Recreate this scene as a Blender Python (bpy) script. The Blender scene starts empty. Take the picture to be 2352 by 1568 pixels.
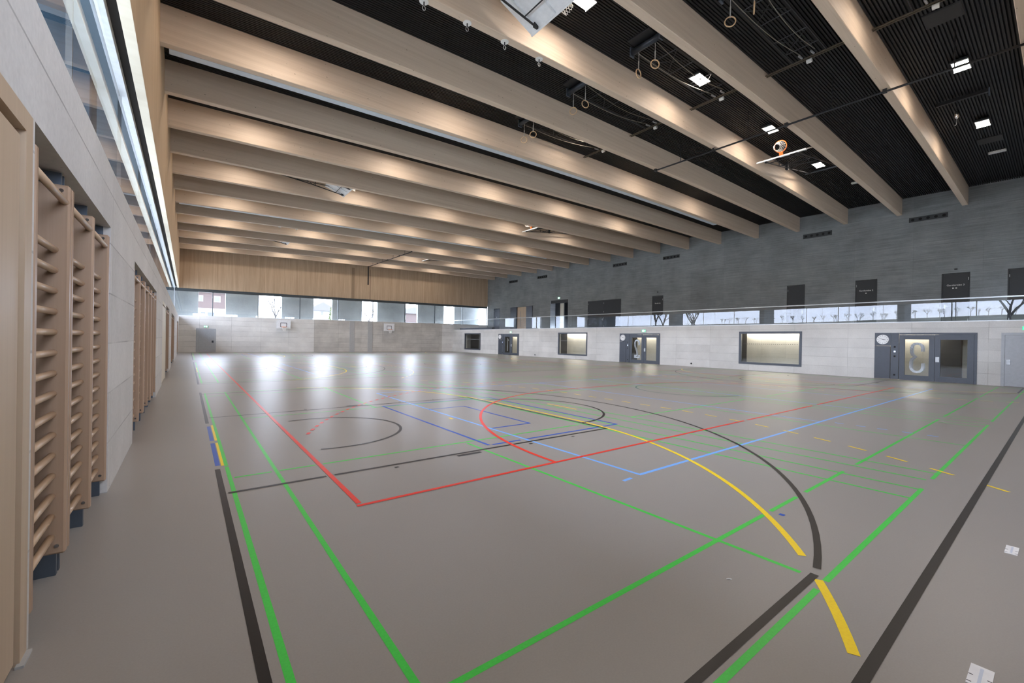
import bpy, math, random
from mathutils import Matrix, Vector
random.seed(7)
S = bpy.context.scene
COL = S.collection
PI = math.pi

# ------------------------------------------------------------------ helpers
class MB:
    """collects simple shapes and links them as ONE mesh object"""
    def __init__(s): s.v = []; s.f = []
    def quad(s, *p):
        n = len(s.v); s.v += [tuple(q) for q in p]; s.f.append(tuple(range(n, n + len(p)))); return s
    def box(s, x0, x1, y0, y1, z0, z1, c=0.0):
        if x0 > x1: x0, x1 = x1, x0
        if y0 > y1: y0, y1 = y1, y0
        if z0 > z1: z0, z1 = z1, z0
        n = len(s.v)
        if c <= 0:
            s.v += [(x, y, z) for z in (z0, z1) for y in (y0, y1) for x in (x0, x1)]
            s.f += [tuple(n + i for i in q) for q in ((0, 2, 3, 1), (4, 5, 7, 6), (0, 1, 5, 4), (2, 6, 7, 3), (0, 4, 6, 2), (1, 3, 7, 5))]
            return s
        c = min(c, (x1 - x0) / 2.01, (y1 - y0) / 2.01, (z1 - z0) / 2.01)
        idx = {}
        for ix, (xa, xs) in enumerate(((x0, 1), (x1, -1))):
            for iy, (ya, ys) in enumerate(((y0, 1), (y1, -1))):
                for iz, (za, zs) in enumerate(((z0, 1), (z1, -1))):
                    for ax in range(3):
                        p = [xa + xs * c, ya + ys * c, za + zs * c]
                        p[ax] = (xa, ya, za)[ax]
                        idx[ix, iy, iz, ax] = len(s.v); s.v.append(tuple(p))
        I = lambda *k: idx[k]
        for e in (0, 1):
            s.f.append((I(e,0,0,0), I(e,1,0,0), I(e,1,1,0), I(e,0,1,0)) if e else (I(e,0,0,0), I(e,0,1,0), I(e,1,1,0), I(e,1,0,0)))
            s.f.append((I(0,e,0,1), I(0,e,1,1), I(1,e,1,1), I(1,e,0,1)) if e else (I(0,e,0,1), I(1,e,0,1), I(1,e,1,1), I(0,e,1,1)))
            s.f.append((I(0,0,e,2), I(1,0,e,2), I(1,1,e,2), I(0,1,e,2)) if e else (I(0,0,e,2), I(0,1,e,2), I(1,1,e,2), I(1,0,e,2)))
        for a in (0, 1):
            for b in (0, 1):
                s.f.append((I(0,a,b,1), I(1,a,b,1), I(1,a,b,2), I(0,a,b,2)))
                s.f.append((I(a,0,b,0), I(a,1,b,0), I(a,1,b,2), I(a,0,b,2)))
                s.f.append((I(a,b,0,0), I(a,b,1,0), I(a,b,1,1), I(a,b,0,1)))
                for d in (0, 1): s.f.append((I(a,b,d,0), I(a,b,d,1), I(a,b,d,2)))
        return s
    def tube(s, pts, r, n=8, closed=False, cap=True):
        pts = [Vector(p) for p in pts]; m = len(pts); base = len(s.v); up = None
        rs = r if isinstance(r, (list, tuple)) else [r] * m
        for i, p in enumerate(pts):
            if closed: t = pts[(i + 1) % m] - pts[i - 1]
            else: t = pts[min(i + 1, m - 1)] - pts[max(i - 1, 0)]
            t.normalize()
            if up is None:
                up = Vector((0, 0, 1)) if abs(t.z) < .9 else Vector((1, 0, 0))
            a = t.cross(up); a.normalize(); b = a.cross(t); b.normalize(); up = b
            for k in range(n):
                w = 2 * PI * k / n
                s.v.append(tuple(p + (a * math.cos(w) + b * math.sin(w)) * rs[i]))
        for i in range(m if closed else m - 1):
            j = (i + 1) % m
            for k in range(n):
                k2 = (k + 1) % n
                s.f.append((base + i*n + k, base + i*n + k2, base + j*n + k2, base + j*n + k))
        if cap and not closed:
            s.f.append(tuple(base + k for k in range(n))[::-1]); s.f.append(tuple(base + (m-1)*n + k for k in range(n)))
        return s
    def disc(s, c, axis, r, t, n=24):
        c = Vector(c); a = Vector(axis).normalized()
        return s.tube([c - a * t / 2, c + a * t / 2], r, n)
    def ribbon(s, pts, w, z, closed=False):
        P = [Vector((p[0], p[1])) for p in pts]; m = len(P); L = []; Rr = []
        for i in range(m):
            a = P[(i + 1) % m] - P[i] if (i < m - 1 or closed) else P[i] - P[i - 1]
            b = P[i] - P[i - 1] if (i > 0 or closed) else a
            a = a.normalized(); b = b.normalized(); t = (a + b).normalized()
            nrm = Vector((-t.y, t.x)); k = max(.5, nrm.dot(Vector((-a.y, a.x))))
            L.append(P[i] + nrm * (w / 2 / k)); Rr.append(P[i] - nrm * (w / 2 / k))
        n = len(s.v)
        for i in range(m): s.v += [(L[i].x, L[i].y, z), (Rr[i].x, Rr[i].y, z)]
        for i in range(m if closed else m - 1):
            j = (i + 1) % m
            s.f.append((n + 2*i + 1, n + 2*j + 1, n + 2*j, n + 2*i))
        return s
    def xf(s, M):
        s.v = [tuple(M @ Vector(p)) for p in s.v]; return s
    def add(s, o):
        n = len(s.v); s.v += o.v; s.f += [tuple(i + n for i in q) for q in o.f]; return s
    def mesh(s, name):
        me = bpy.data.meshes.new(name); me.from_pydata(s.v, [], s.f); me.update(); return me
    def build(s, name, mat, parent=None, smooth=False):
        me = s.mesh(name); me.materials.append(mat)
        if smooth:
            for p in me.polygons: p.use_smooth = True
        o = bpy.data.objects.new(name, me); COL.objects.link(o)
        if parent: o.parent = parent
        return o

def tag(o, label=None, cat=None, group=None, kind=None):
    if label: o['label'] = label
    if cat: o['category'] = cat
    if group: o['group'] = group
    if kind: o['kind'] = kind
    return o
def empty(name, loc=(0, 0, 0), label=None, cat=None, group=None, kind=None, rot=(0, 0, 0)):
    o = bpy.data.objects.new(name, None); COL.objects.link(o)
    o.location = loc; o.rotation_euler = rot; o.empty_display_size = .1
    return tag(o, label, cat, group, kind)
def dup(o, parent=None, kids=None):
    c = o.copy(); COL.objects.link(c); c.parent = parent
    for ch in KIDS.get(o.name, []): dup(ch, c)
    return c
KIDS = {}
def index_children(root):
    def walk(o):
        KIDS[o.name] = [x for x in bpy.data.objects if x.parent == o]
        for x in KIDS[o.name]: walk(x)
    walk(root)
def copy_thing(root, loc=None, rot=None, label=None, group=None):
    if root.name not in KIDS: index_children(root)
    c = dup(root)
    if loc is not None: c.location = loc
    if rot is not None: c.rotation_euler = rot
    if label: c['label'] = label
    if group: c['group'] = group
    return c

def wall_cells(us, zs, solid, put, t0, t1):
    """sheet wall with holes: us/zs cut lines, solid(i,j); put(u,z,t) -> point; t0 front, t1 back"""
    m = MB(); nu, nz = len(us) - 1, len(zs) - 1
    ok = lambda i, j: 0 <= i < nu and 0 <= j < nz and solid(i, j)
    for i in range(nu):
        for j in range(nz):
            if not ok(i, j): continue
            a, b, c, d = us[i], us[i+1], zs[j], zs[j+1]
            m.quad(put(a,c,t0), put(b,c,t0), put(b,d,t0), put(a,d,t0))
            m.quad(put(a,c,t1), put(a,d,t1), put(b,d,t1), put(b,c,t1))
            if not ok(i-1, j): m.quad(put(a,c,t0), put(a,d,t0), put(a,d,t1), put(a,c,t1))
            if not ok(i+1, j): m.quad(put(b,c,t0), put(b,c,t1), put(b,d,t1), put(b,d,t0))
            if not ok(i, j-1): m.quad(put(a,c,t0), put(a,c,t1), put(b,c,t1), put(b,c,t0))
            if not ok(i, j+1): m.quad(put(a,d,t0), put(b,d,t0), put(b,d,t1), put(a,d,t1))
    return m
def wall_with_holes(u0, u1, z0, z1, holes, put, t0, t1):
    us = sorted({u0, u1} | {h[0] for h in holes} | {h[1] for h in holes})
    zs = sorted({z0, z1} | {h[2] for h in holes} | {h[3] for h in holes})
    def solid(i, j):
        u = (us[i] + us[i+1]) / 2; z = (zs[j] + zs[j+1]) / 2
        return not any(h[0] < u < h[1] and h[2] < z < h[3] for h in holes)
    return wall_cells(us, zs, solid, put, t0, t1)

# ------------------------------------------------------------------ materials
class NT:
    def __init__(s, name):
        s.m = bpy.data.materials.new(name); s.m.use_nodes = True; s.t = s.m.node_tree
        s.t.nodes.clear(); s.out = s.n('ShaderNodeOutputMaterial')
    def n(s, typ, **k):
        x = s.t.nodes.new(typ)
        for a, b in k.items(): setattr(x, a, b)
        return x
    def l(s, a, b): s.t.links.new(a, b)
    def val(s, sock, v):
        if isinstance(v, bpy.types.NodeSocket): s.l(v, sock)
        else: sock.default_value = v
    def math(s, op, a, b=0.0, c=0.0, clamp=False):
        x = s.n('ShaderNodeMath', operation=op, use_clamp=clamp)
        s.val(x.inputs[0], a); s.val(x.inputs[1], b); s.val(x.inputs[2], c); return x.outputs[0]
    def mix(s, fac, a, b, blend='MIX'):
        x = s.n('ShaderNodeMix', data_type='RGBA', blend_type=blend)
        s.val(x.inputs[0], fac); s.val(x.inputs[6], a); s.val(x.inputs[7], b); return x.outputs[2]
    def pos(s):
        g = s.n('ShaderNodeNewGeometry'); x = s.n('ShaderNodeSeparateXYZ'); s.l(g.outputs['Position'], x.inputs[0]); return x.outputs
    def obj(s):
        g = s.n('ShaderNodeTexCoord'); x = s.n('ShaderNodeSeparateXYZ'); s.l(g.outputs['Object'], x.inputs[0]); return x.outputs
    def vec(s, a, b, c):
        x = s.n('ShaderNodeCombineXYZ'); s.val(x.inputs[0], a); s.val(x.inputs[1], b); s.val(x.inputs[2], c); return x.outputs[0]
    def noise(s, v, scale=1, detail=4, rough=.55):
        x = s.n('ShaderNodeTexNoise'); s.l(v, x.inputs['Vector']); x.inputs['Scale'].default_value = scale
        x.inputs['Detail'].default_value = detail; x.inputs['Roughness'].default_value = rough; return x.outputs['Fac']
    def ramp(s, fac, stops):
        x = s.n('ShaderNodeValToRGB'); e = x.color_ramp.elements
        while len(e) > 1: e.remove(e[-1])
        e[0].position, e[0].color = stops[0][0], (*stops[0][1], 1)
        for p, c in stops[1:]:
            q = e.new(p); q.color = (*c, 1)
        s.l(fac, x.inputs[0]); return x.outputs[0]
    def remap(s, v, a, b, c, d):
        x = s.n('ShaderNodeMapRange'); s.val(x.inputs[0], v)
        for i, q in enumerate((a, b, c, d)): x.inputs[i + 1].default_value = q
        return x.outputs[0]
    def bsdf(s, color, rough=.5, metal=0.0, spec=.5, bump=None, bstr=.2, bdist=.01):
        b = s.n('ShaderNodeBsdfPrincipled')
        s.val(b.inputs['Base Color'], color if isinstance(color, bpy.types.NodeSocket) else (*color, 1))
        s.val(b.inputs['Roughness'], rough); s.val(b.inputs['Metallic'], metal); b.inputs['Specular IOR Level'].default_value = spec
        if bump is not None:
            q = s.n('ShaderNodeBump'); q.inputs['Strength'].default_value = bstr; q.inputs['Distance'].default_value = bdist
            s.l(bump, q.inputs['Height']); s.l(q.outputs[0], b.inputs['Normal'])
        s.l(b.outputs[0], s.out.inputs[0]); return s.m

def plain(name, c, rough=.5, metal=0.0, spec=.5, var=.06):
    t = NT(name); o = t.obj(); nz = t.noise(t.vec(o[0], o[1], o[2]), 9, 3)
    f = t.remap(nz, .3, .7, 1 - var, 1 + var)
    col = t.mix(1.0, (*c, 1), t.vec(f, f, f), 'MULTIPLY')
    return t.bsdf(col, rough, metal, spec)

def concrete(name, horiz, base, joint=.6, stain=.12, streak=0.0, w=2.46, h=.5, off=0.0, tint=(.9, .94, 1.0)):
    t = NT(name); p = t.pos(); u = p[horiz]
    uo = t.math('ADD', u, off)
    br = t.n('ShaderNodeTexBrick', offset=0.0, squash=1.0)
    t.l(t.vec(uo, p[2], 0.0), br.inputs['Vector'])
    for k, v in (('Scale', 1.0), ('Brick Width', w), ('Row Height', h), ('Mortar Size', .008), ('Mortar Smooth', .3), ('Bias', 0.0)):
        br.inputs[k].default_value = v
    br.inputs['Color1'].default_value = (.88, .88, .88, 1); br.inputs['Color2'].default_value = (1, 1, 1, 1)
    br.inputs['Mortar'].default_value = (.9, .9, .9, 1)
    v = t.vec(p[0], p[1], p[2])
    vis = t.remap(t.noise(v, .9, 3), .38, .6, .15, 1.0)
    mort = t.math('MULTIPLY', br.outputs['Fac'], t.math('MULTIPLY', vis, joint))
    blot = t.remap(t.noise(v, .7, 6, .62), .3, .7, 1 - stain, 1 + stain * .6)
    fine = t.remap(t.noise(v, 28, 3), .3, .7, .95, 1.05)
    k = t.math('MULTIPLY', blot, fine)
    if streak > 0:
        sv = t.vec(t.math('MULTIPLY', u, .55), 0.0, t.math('MULTIPLY', p[2], 16.0))
        k = t.math('MULTIPLY', k, t.remap(t.noise(sv, 1.0, 6, .7), .3, .7, 1 - streak, 1 + streak))
    pores = t.n('ShaderNodeTexVoronoi'); t.l(v, pores.inputs['Vector']); pores.inputs['Scale'].default_value = 7
    pm = t.remap(pores.outputs['Distance'], .03, .06, .75, 1.0)
    k = t.math('MULTIPLY', k, pm)
    c = t.mix(1.0, (*base, 1), t.vec(k, k, k), 'MULTIPLY')
    c = t.mix(1.0, c, br.outputs['Color'], 'MULTIPLY')
    c = t.mix(mort, c, (base[0]*.35, base[1]*.34, base[2]*.33, 1))
    return t.bsdf(c, .72, 0, .35, bump=t.math('SUBTRACT', t.noise(v, 14, 4), mort), bstr=.25, bdist=.006)

def wood(name, axis, base, dark, knots=True, scale=7.0, rough=.55, contrast=1.0, lam=0.0):
    """grain runs along axis (0,1,2) in world space"""
    t = NT(name); p = t.pos()
    st = [t.math('MULTIPLY', p[i], (.22 if i == axis else scale)) for i in range(3)]
    n1 = t.noise(t.vec(*st), 1.0, 6, .65)
    st2 = [t.math('MULTIPLY', p[i], (.7 if i == axis else scale * 5)) for i in range(3)]
    n2 = t.noise(t.vec(*st2), 1.0, 3, .6)
    f = t.math('ADD', t.math('MULTIPLY', n1, .7), t.math('MULTIPLY', n2, .3))
    f = t.remap(f, .5 - .16 / contrast, .5 + .16 / contrast, 0.0, 1.0)
    c = t.mix(f, (*dark, 1), (*base, 1))
    if knots:
        vo = t.n('ShaderNodeTexVoronoi'); k = [t.math('MULTIPLY', p[i], (1.0 if i == axis else 2.2)) for i in range(3)]
        t.l(t.vec(*k), vo.inputs['Vector']); vo.inputs['Scale'].default_value = 2.8
        km = t.remap(vo.outputs['Distance'], .035, .075, .85, 0.0)
        c = t.mix(km, c, (dark[0]*.3, dark[1]*.26, dark[2]*.22, 1))
    if lam > 0:
        fr = t.math('FRACT', t.math('DIVIDE', p[2], lam))
        lm = t.math('MULTIPLY', t.math('LESS_THAN', fr, .05), .18)
        c = t.mix(lm, c, (*dark, 1))
    return t.bsdf(c, rough, 0, .4, bump=n2, bstr=.06, bdist=.004)

def glass(name, tint, f0=.085, rough=0.0):
    t = NT(name); g = t.n('ShaderNodeNewGeometry')
    d = t.n('ShaderNodeVectorMath', operation='DOT_PRODUCT'); t.l(g.outputs['Normal'], d.inputs[0]); t.l(g.outputs['Incoming'], d.inputs[1])
    c = t.math('SUBTRACT', 1.0, t.math('ABSOLUTE', d.outputs['Value'], 0.0), clamp=True)
    fr = t.math('MULTIPLY_ADD', t.math('POWER', c, 5.0), 1 - f0, f0, clamp=True)
    a = t.n('ShaderNodeBsdfTransparent'); a.inputs[0].default_value = (*tint, 1)
    b = t.n('ShaderNodeBsdfGlossy'); b.inputs['Roughness'].default_value = rough; b.inputs['Color'].default_value = (.97, .98, 1, 1)
    m = t.n('ShaderNodeMixShader'); t.l(fr, m.inputs[0]); t.l(a.outputs[0], m.inputs[1]); t.l(b.outputs[0], m.inputs[2])
    t.l(m.outputs[0], t.out.inputs[0]); return t.m

def emit(name, c, s):
    t = NT(name); e = t.n('ShaderNodeEmission'); e.inputs[0].default_value = (*c, 1); e.inputs[1].default_value = s
    t.l(e.outputs[0], t.out.inputs[0]); return t.m

def floor_mat():
    t = NT('sports_floor'); p = t.pos(); v = t.vec(p[0], p[1], p[2])
    big = t.remap(t.noise(v, .35, 4), .3, .7, .97, 1.03)
    sp = t.remap(t.noise(v, 90, 2), .3, .7, .97, 1.03)
    k = t.math('MULTIPLY', big, sp)
    c = t.mix(1.0, (*FLOORC, 1), t.vec(k, k, k), 'MULTIPLY')
    return t.bsdf(c, .35, 0, .5)
def paint(name, c):
    t = NT(name); p = t.pos(); v = t.vec(p[0], p[1], p[2])
    k = t.remap(t.noise(v, 60, 3), .3, .7, .93, 1.05)
    return t.bsdf(t.mix(1.0, (*c, 1), t.vec(k, k, k), 'MULTIPLY'), .34, 0, .36)

FLOORC = (.315, .293, .272)
M = {}
M['floor'] = floor_mat()
M['conc_r'] = concrete('light_concrete_right', 1, (.69, .68, .66), off=.4)
M['conc_l'] = concrete('light_concrete_left', 1, (.66, .635, .61), off=-1.1, w=4.9)
M['conc_f'] = concrete('light_concrete_far', 0, (.78, .765, .745), joint=1.0, off=1.55)
M['conc_f2'] = concrete('board_marked_concrete', 0, (.60, .575, .54), joint=.9, off=1.55, stain=.2, streak=.12)
M['conc_dark'] = concrete('dark_board_concrete', 1, (.25, .265, .275), joint=.2, stain=.2, streak=.24, w=2.7, h=2.5)
M['conc_out'] = concrete('outer_concrete', 0, (.42, .45, .45), joint=.3, stain=.15, w=4, h=4)
M['conc_fin'] = concrete('fin_concrete', 0, (.025, .055, .085), joint=.2, stain=.15, w=4, h=4)  # near-black, with sky blue put into the colour for the left glass
M['beam'] = wood('glulam_spruce', 0, (.70, .57, .45), (.58, .455, .345), scale=9, lam=0.0)
M['clad_far'] = wood('veneer_far', 2, (.60, .46, .33), (.45, .325, .215), knots=False, scale=5, contrast=1.2)
M['clad_left'] = wood('veneer_left', 2, (.66, .48, .31), (.56, .39, .24), knots=False, scale=4)
M['clad_soffit'] = wood('cream_soffit', 0, (.80, .74, .62), (.70, .63, .5), knots=False, scale=1.2)
M['door_wood'] = wood('door_veneer', 2, (.56, .43, .305), (.47, .35, .245), knots=False, scale=5, rough=.45)
M['door_cream'] = wood('pale_door', 2, (.72, .66, .55), (.66, .59, .48), knots=False, scale=5)
M['bars'] = wood('beech_plank', 2, (.43, .295, .205), (.35, .23, .15), knots=False, scale=10, rough=.4)
M['rung'] = wood('beech_rung', 1, (.60, .43, .29), (.52, .36, .235), knots=False, scale=14, rough=.35)
M['black'] = plain('black_slats', (.008, .008, .0085), .6, var=.1)
M['blackback'] = plain('black_felt', (.004, .004, .004), .9)
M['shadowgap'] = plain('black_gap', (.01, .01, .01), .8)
M['navy'] = plain('slate_blue_frame', (.055, .065, .085), .38)
M['navy2'] = plain('slate_blue_panel', (.045, .053, .072), .35)
M['doorblack'] = plain('dark_door', (.018, .021, .026), .42)
M['doorgrey'] = plain('grey_painted_door', (.40, .42, .45), .4)
M['greypad'] = plain('grey_cover', (.42, .42, .42), .5)
M['frame'] = plain('window_frame', (.06, .075, .085), .4)
M['alu'] = plain('pale_metal', (.72, .76, .8), .35, .3)
M['reflection'] = plain('reflection_blue', (.085, .13, .165), .5)  # blue of the top frame mirrored in the glass
M['steel'] = plain('stainless', (.45, .46, .47), .45, .8)
M['chrome'] = plain('chrome', (.8, .8, .82), .15, 1.0)
M['bluesteel'] = plain('zinc_bracket', (.10, .12, .15), .45, .5)
M['blackmetal'] = plain('black_metal', (.02, .021, .024), .42, .2)
M['motor'] = plain('motor_grey', (.045, .055, .07), .35, .4)
M['white'] = plain('white_board', (.80, .82, .85), .4)
M['whitepl'] = plain('white_plastic', (.78, .78, .76), .45)
M['orange'] = plain('orange_steel', (.85, .22, .03), .35)
M['net'] = plain('net_cord', (.85, .83, .8), .7)
M['rope'] = plain('rope', (.22, .2, .16), .8)
M['strap'] = plain('webbing', (.4, .38, .36), .7)
M['ringwood'] = plain('ring_wood', (.62, .42, .24), .35)
M['brass'] = plain('bronze_batten', (.13, .105, .075), .5, .3)
M['curtain'] = plain('divider_fabric', (.60, .66, .73), .45)
M['paper'] = plain('white_paper', (.82, .82, .83), .6)
M['ink'] = plain('dark_ink', (.05, .05, .06), .6)
M['inkgrey'] = plain('pale_ink', (.45, .47, .52), .6)
M['frost'] = plain('number_foil', (.52, .54, .55), .12, 1.0)
M['glass_ext'] = glass('outer_glass', (.93, .95, .965), .08)
M['glass_rail'] = glass('rail_glass', (.89, .92, .93), .045)
M['glass_int'] = glass('inner_glass', (.86, .9, .88), .07)
M['lamp'] = emit('lamp_light', (1.0, .87, .75), 84)
M['strip'] = emit('corridor_light', (1.0, .91, .78), 150)
M['exit_white'] = emit('exit_white', (.85, 1.0, .92), 2.2)
M['exit_green'] = emit('exit_green', (.03, .75, .32), 1.2)
M['led'] = emit('button_led', (.6, .7, 1.0), 1.5)
M['clockface'] = plain('clock_face', (.82, .82, .82), .4)
M['p_black'] = paint('line_black', (.022, .019, .018))
M['p_green'] = paint('line_green', (.07, .64, .085))
M['p_red'] = paint('line_red', (.85, .045, .025))
M['p_yellow'] = paint('line_yellow', (1.0, .72, .015))
M['p_lblue'] = paint('line_light_blue', (.19, .45, .96))
M['p_blue'] = paint('line_dark_blue', (.015, .09, .5))
M['p_teal'] = paint('line_teal', (.02, .12, .10))
M['corr'] = concrete('corridor_concrete', 1, (.54, .51, .46), joint=.35)
M['corrfloor'] = plain('corridor_floor', (.12, .13, .14), .4)
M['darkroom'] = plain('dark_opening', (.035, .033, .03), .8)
M['vent'] = plain('vent_frame', (.05, .055, .06), .5)
M['lawn'] = plain('pale_ground', (.50, .50, .45), .9, var=.15)  # lawn made this pale to bounce daylight up under the beams
M['paving'] = plain('pale_paving', (.55, .54, .52), .9)
M['bark'] = plain('bark', (.018, .016, .016), .9)
M['leaf'] = plain('evergreen', (.05, .065, .018), .9, var=.4)
M['brick'] = plain('brown_render', (.05, .036, .034), .9)
M['render'] = plain('white_render', (.16, .16, .165), .9)
M['roof'] = plain('roof_tile', (.06, .058, .06), .8)
M['pane'] = plain('dark_pane', (.06, .065, .07), .2)
M['pole'] = plain('pole_metal', (.03, .032, .036), .5)

# ------------------------------------------------------------------ room numbers
XL, XG, XR, XU, XC = -.62, -.96, 27.5, 32.88, 30.2
YN, YF = -.5, 48.67
BAL = 2.776
def zb(x, y):                      # underside of the roof beams, which are slightly cambered
    a = .30 - .18 * max(0, min(1, (y - 9) / 11))
    return zb0(x, y) + a * math.sin(PI * max(0, min(1, (x + .5) / 33.4)))
def zb0(x, y):                     # the roof falls slightly to the window side
    zl = 8.83 + .009 * (y - 13.9); zr = 9.2 + .011 * (y - 3.5)
    return zl + (zr - zl) * (x + .5) / 33.4
def zc(x, y): return zb(x, y) + .94
BY = [.81, 3.51, 6.14, 8.69, 11.33, 13.93, 16.65, 19.31, 22.02, 24.84, 27.53, 30.34, 33.19, 35.84, 38.59, 41.5, 44.41, 47.2]  # far lower edges
BW = .23
sill = lambda x: 3.33 + .0078 * x
woodb = lambda x: 5.83 + .0092 * x

# ------------------------------------------------------------------ floor and court lines
fl = MB().box(-1.05, XR + .36, YN, YF + .02, -.25, 0).build('floor', M['floor'])
tag(fl, 'grey-brown glossy sports hall floor covered in coloured court lines', 'floor', kind='structure')

def arc(cx, cy, r, a0, a1, n=None):
    n = n or max(6, int(abs(a1 - a0) / 3))
    return [(cx + r * math.cos(math.radians(a0 + (a1 - a0) * i / n)), cy + r * math.sin(math.radians(a0 + (a1 - a0) * i / n))) for i in range(n + 1)]
LAY = {'p_green': .0008, 'p_lblue': .0012, 'p_blue': .0016, 'p_yellow': .0022, 'p_black': .0026, 'p_red': .0030, 'p_teal': .0012}
def lines(name, mat, segs, label=None):
    m = MB()
    for i, (w, pts) in enumerate(segs): m.ribbon(pts, w, LAY[mat] + i * 6e-6)
    o = m.build(name, M[mat], fl)
    if label: o['label'] = label
    return o
H = lambda y, *xs: [[(xs[i], y), (xs[i + 1], y)] for i in range(0, len(xs), 2)]
V = lambda x, *ys: [[(x, ys[i]), (x, ys[i + 1])] for i in range(0, len(ys), 2)]

# green badminton courts: three rows of four
for r in range(3):
    dy = 16.4 * r
    for k in range(4):
        x0 = .38 + .02 + 6.74 * k - (.04 if k else 0); x1 = x0 + 6.16; xi, xj, xm = x0 + .46, x1 - .46, x0 + 3.05
        y0 = .97; seg = []
        w = .04
        if r == 0 and k == 0:
            seg += [(w, q) for q in V(x0, .97, 6.2, 6.24, 14.3)]
            seg += [(w, q) for q in H(.975, .38, 3.3, 3.46, 6.62)]
            seg += [(w, q) for q in H(1.71, .38, 4.32, 4.47, 5.12, 5.36, 6.66)]
            seg += [(w, q) for q in H(5.68, .44, .81, .89, 1.29, 1.38, 6.0)]
            seg += [(w, q) for q in V(xm, 1.12, 5.6)]
        else:
            seg += [(w, q) for q in V(x0, y0 + (.04 if k else 0), 14.3)]
            seg += [(w, q) for q in H(.975, x0 + (.1 if k else 0), x1 + .05)]
            seg += [(w, q) for q in H(1.71, x0 + (.1 if k else 0), x1 + .05)]
            seg += [(w, q) for q in H(5.64, xi, xj)]
            seg += [(w, q) for q in V(xm, .98, 5.6)]
        seg += [(w, q) for q in V(xi, .97, 14.3)] + [(w, q) for q in V(xj, .99, 14.3)] + [(w, q) for q in V(x1, .99, 14.3)]
        seg += [(w, q) for q in H(9.64, xi, xj) + H(13.6, x0, x1) + H(14.32, x0, x1) + V(xm, 9.66, 14.3)]
        seg = [(w_, [(px, py + dy) for px, py in q]) for w_, q in seg]
        lines('badminton_court_lines', 'p_green', seg)

def bask(dy, mirror):
    X = (lambda x: 27.25 - x) if mirror else (lambda x: x)
    seg = []
    if not mirror:
        seg += [(.052, q) for q in V(.305, .57, 6.13)]
        if dy: seg += [(.052, q) for q in V(.305, 6.2, 14.57)]
        else: seg += [(.052, q) for q in V(.305, 9.4, 14.57)]
    else: seg += [(.052, q) for q in V(.305, .57, 14.57)]
    seg += [(.05, q) for q in H(5.15, .35, 1.29, 1.38, 6.18) + H(10.04, .35, 6.05) + V(6.16, 5.13, 10.04)]
    seg += [(.05, q) for q in H(1.05, .33, 3.5) + H(14.12, .33, 3.5)]
    seg += [(.05, arc(1.9, 7.6, 6.75, -75.4, 75.4, 80)), (.05, arc(1.86, 7.66, 1.27, -105, 105, 40)), (.05, arc(6.16, 7.55, 1.79, -90, 90, 40))]
    for yy, s_ in ((5.03, 1), (10.15, 1)):
        for xx in (2.08, 4.25, 5.17): seg.append((.05, [(xx - .025, yy), (xx + .03, yy)]))
        seg.append((.07, [(2.96, yy + .02 * s_), (3.34, yy + .02 * s_)]))
    return [(w, [(X(px), py + dy) for px, py in q]) for w, q in seg]
for r in range(3):
    for mir in (False, True):
        lines('basketball_key_lines', 'p_black', bask(16.4 * r, mir))
    side = [(.055, q) for q in H(.575 + 16.4 * r, .33, 26.95)]
    if r: side += [(.05, q) for q in H(14.57 + 16.4 * r, .33, 26.95)]
    side += [(.05, arc(13.6, 7.6 + 16.4 * r, 1.8, 0, 360, 60))] if r else []
    lines('basketball_side_line', 'p_black', side)
lines('centre_circle_line', 'p_teal', [(.05, arc(13.75, 7.9, 1.75, 95, 265, 40))])

def crease(dy, mirror):
    X = (lambda x: 27.3 - x) if mirror else (lambda x: x)
    seg = []
    a = arc(.3, 6.1, 5.98, -65.7, 0, 80); b = arc(.3, 9.1, 5.98, 0, 66, 40)
    if not mirror and dy == 0:
        seg.append((.055, [p for p in a if p[1] < 1.025])); seg.append((.055, [p for p in a if p[1] > 1.16] + b))
    else: seg.append((.05, a + b))
    def at(sv):                                     # distance along the dashed line from its middle
        h = 1.5; R_ = 9.04
        if abs(sv) <= h: return (9.34, 7.6 + sv)
        g = (abs(sv) - h) / R_
        return (.3 + R_ * math.cos(g), (7.6 + h + R_ * math.sin(g)) if sv > 0 else (7.6 - h - R_ * math.sin(g)))
    for i in range(-14, 15):
        c = i * .592 + .155 - .02
        seg.append((.045, [at(c - .145), at(c), at(c + .145)]))
    seg.append((.05, [(7.28, 6.98), (7.28, 7.99)])); seg.append((.05, [(4.24, 7.45), (4.24, 7.6)]))
    if not mirror: seg += [(.03, q) for q in V(.365, 6.27, 7.65, 7.82, 9.2)]
    return [(w, [(X(px), py + dy) for px, py in q]) for w, q in seg]
for r in range(3):
    for mir in (False, True): lines('handball_crease_lines', 'p_yellow', crease(16.4 * r, mir))

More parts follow.
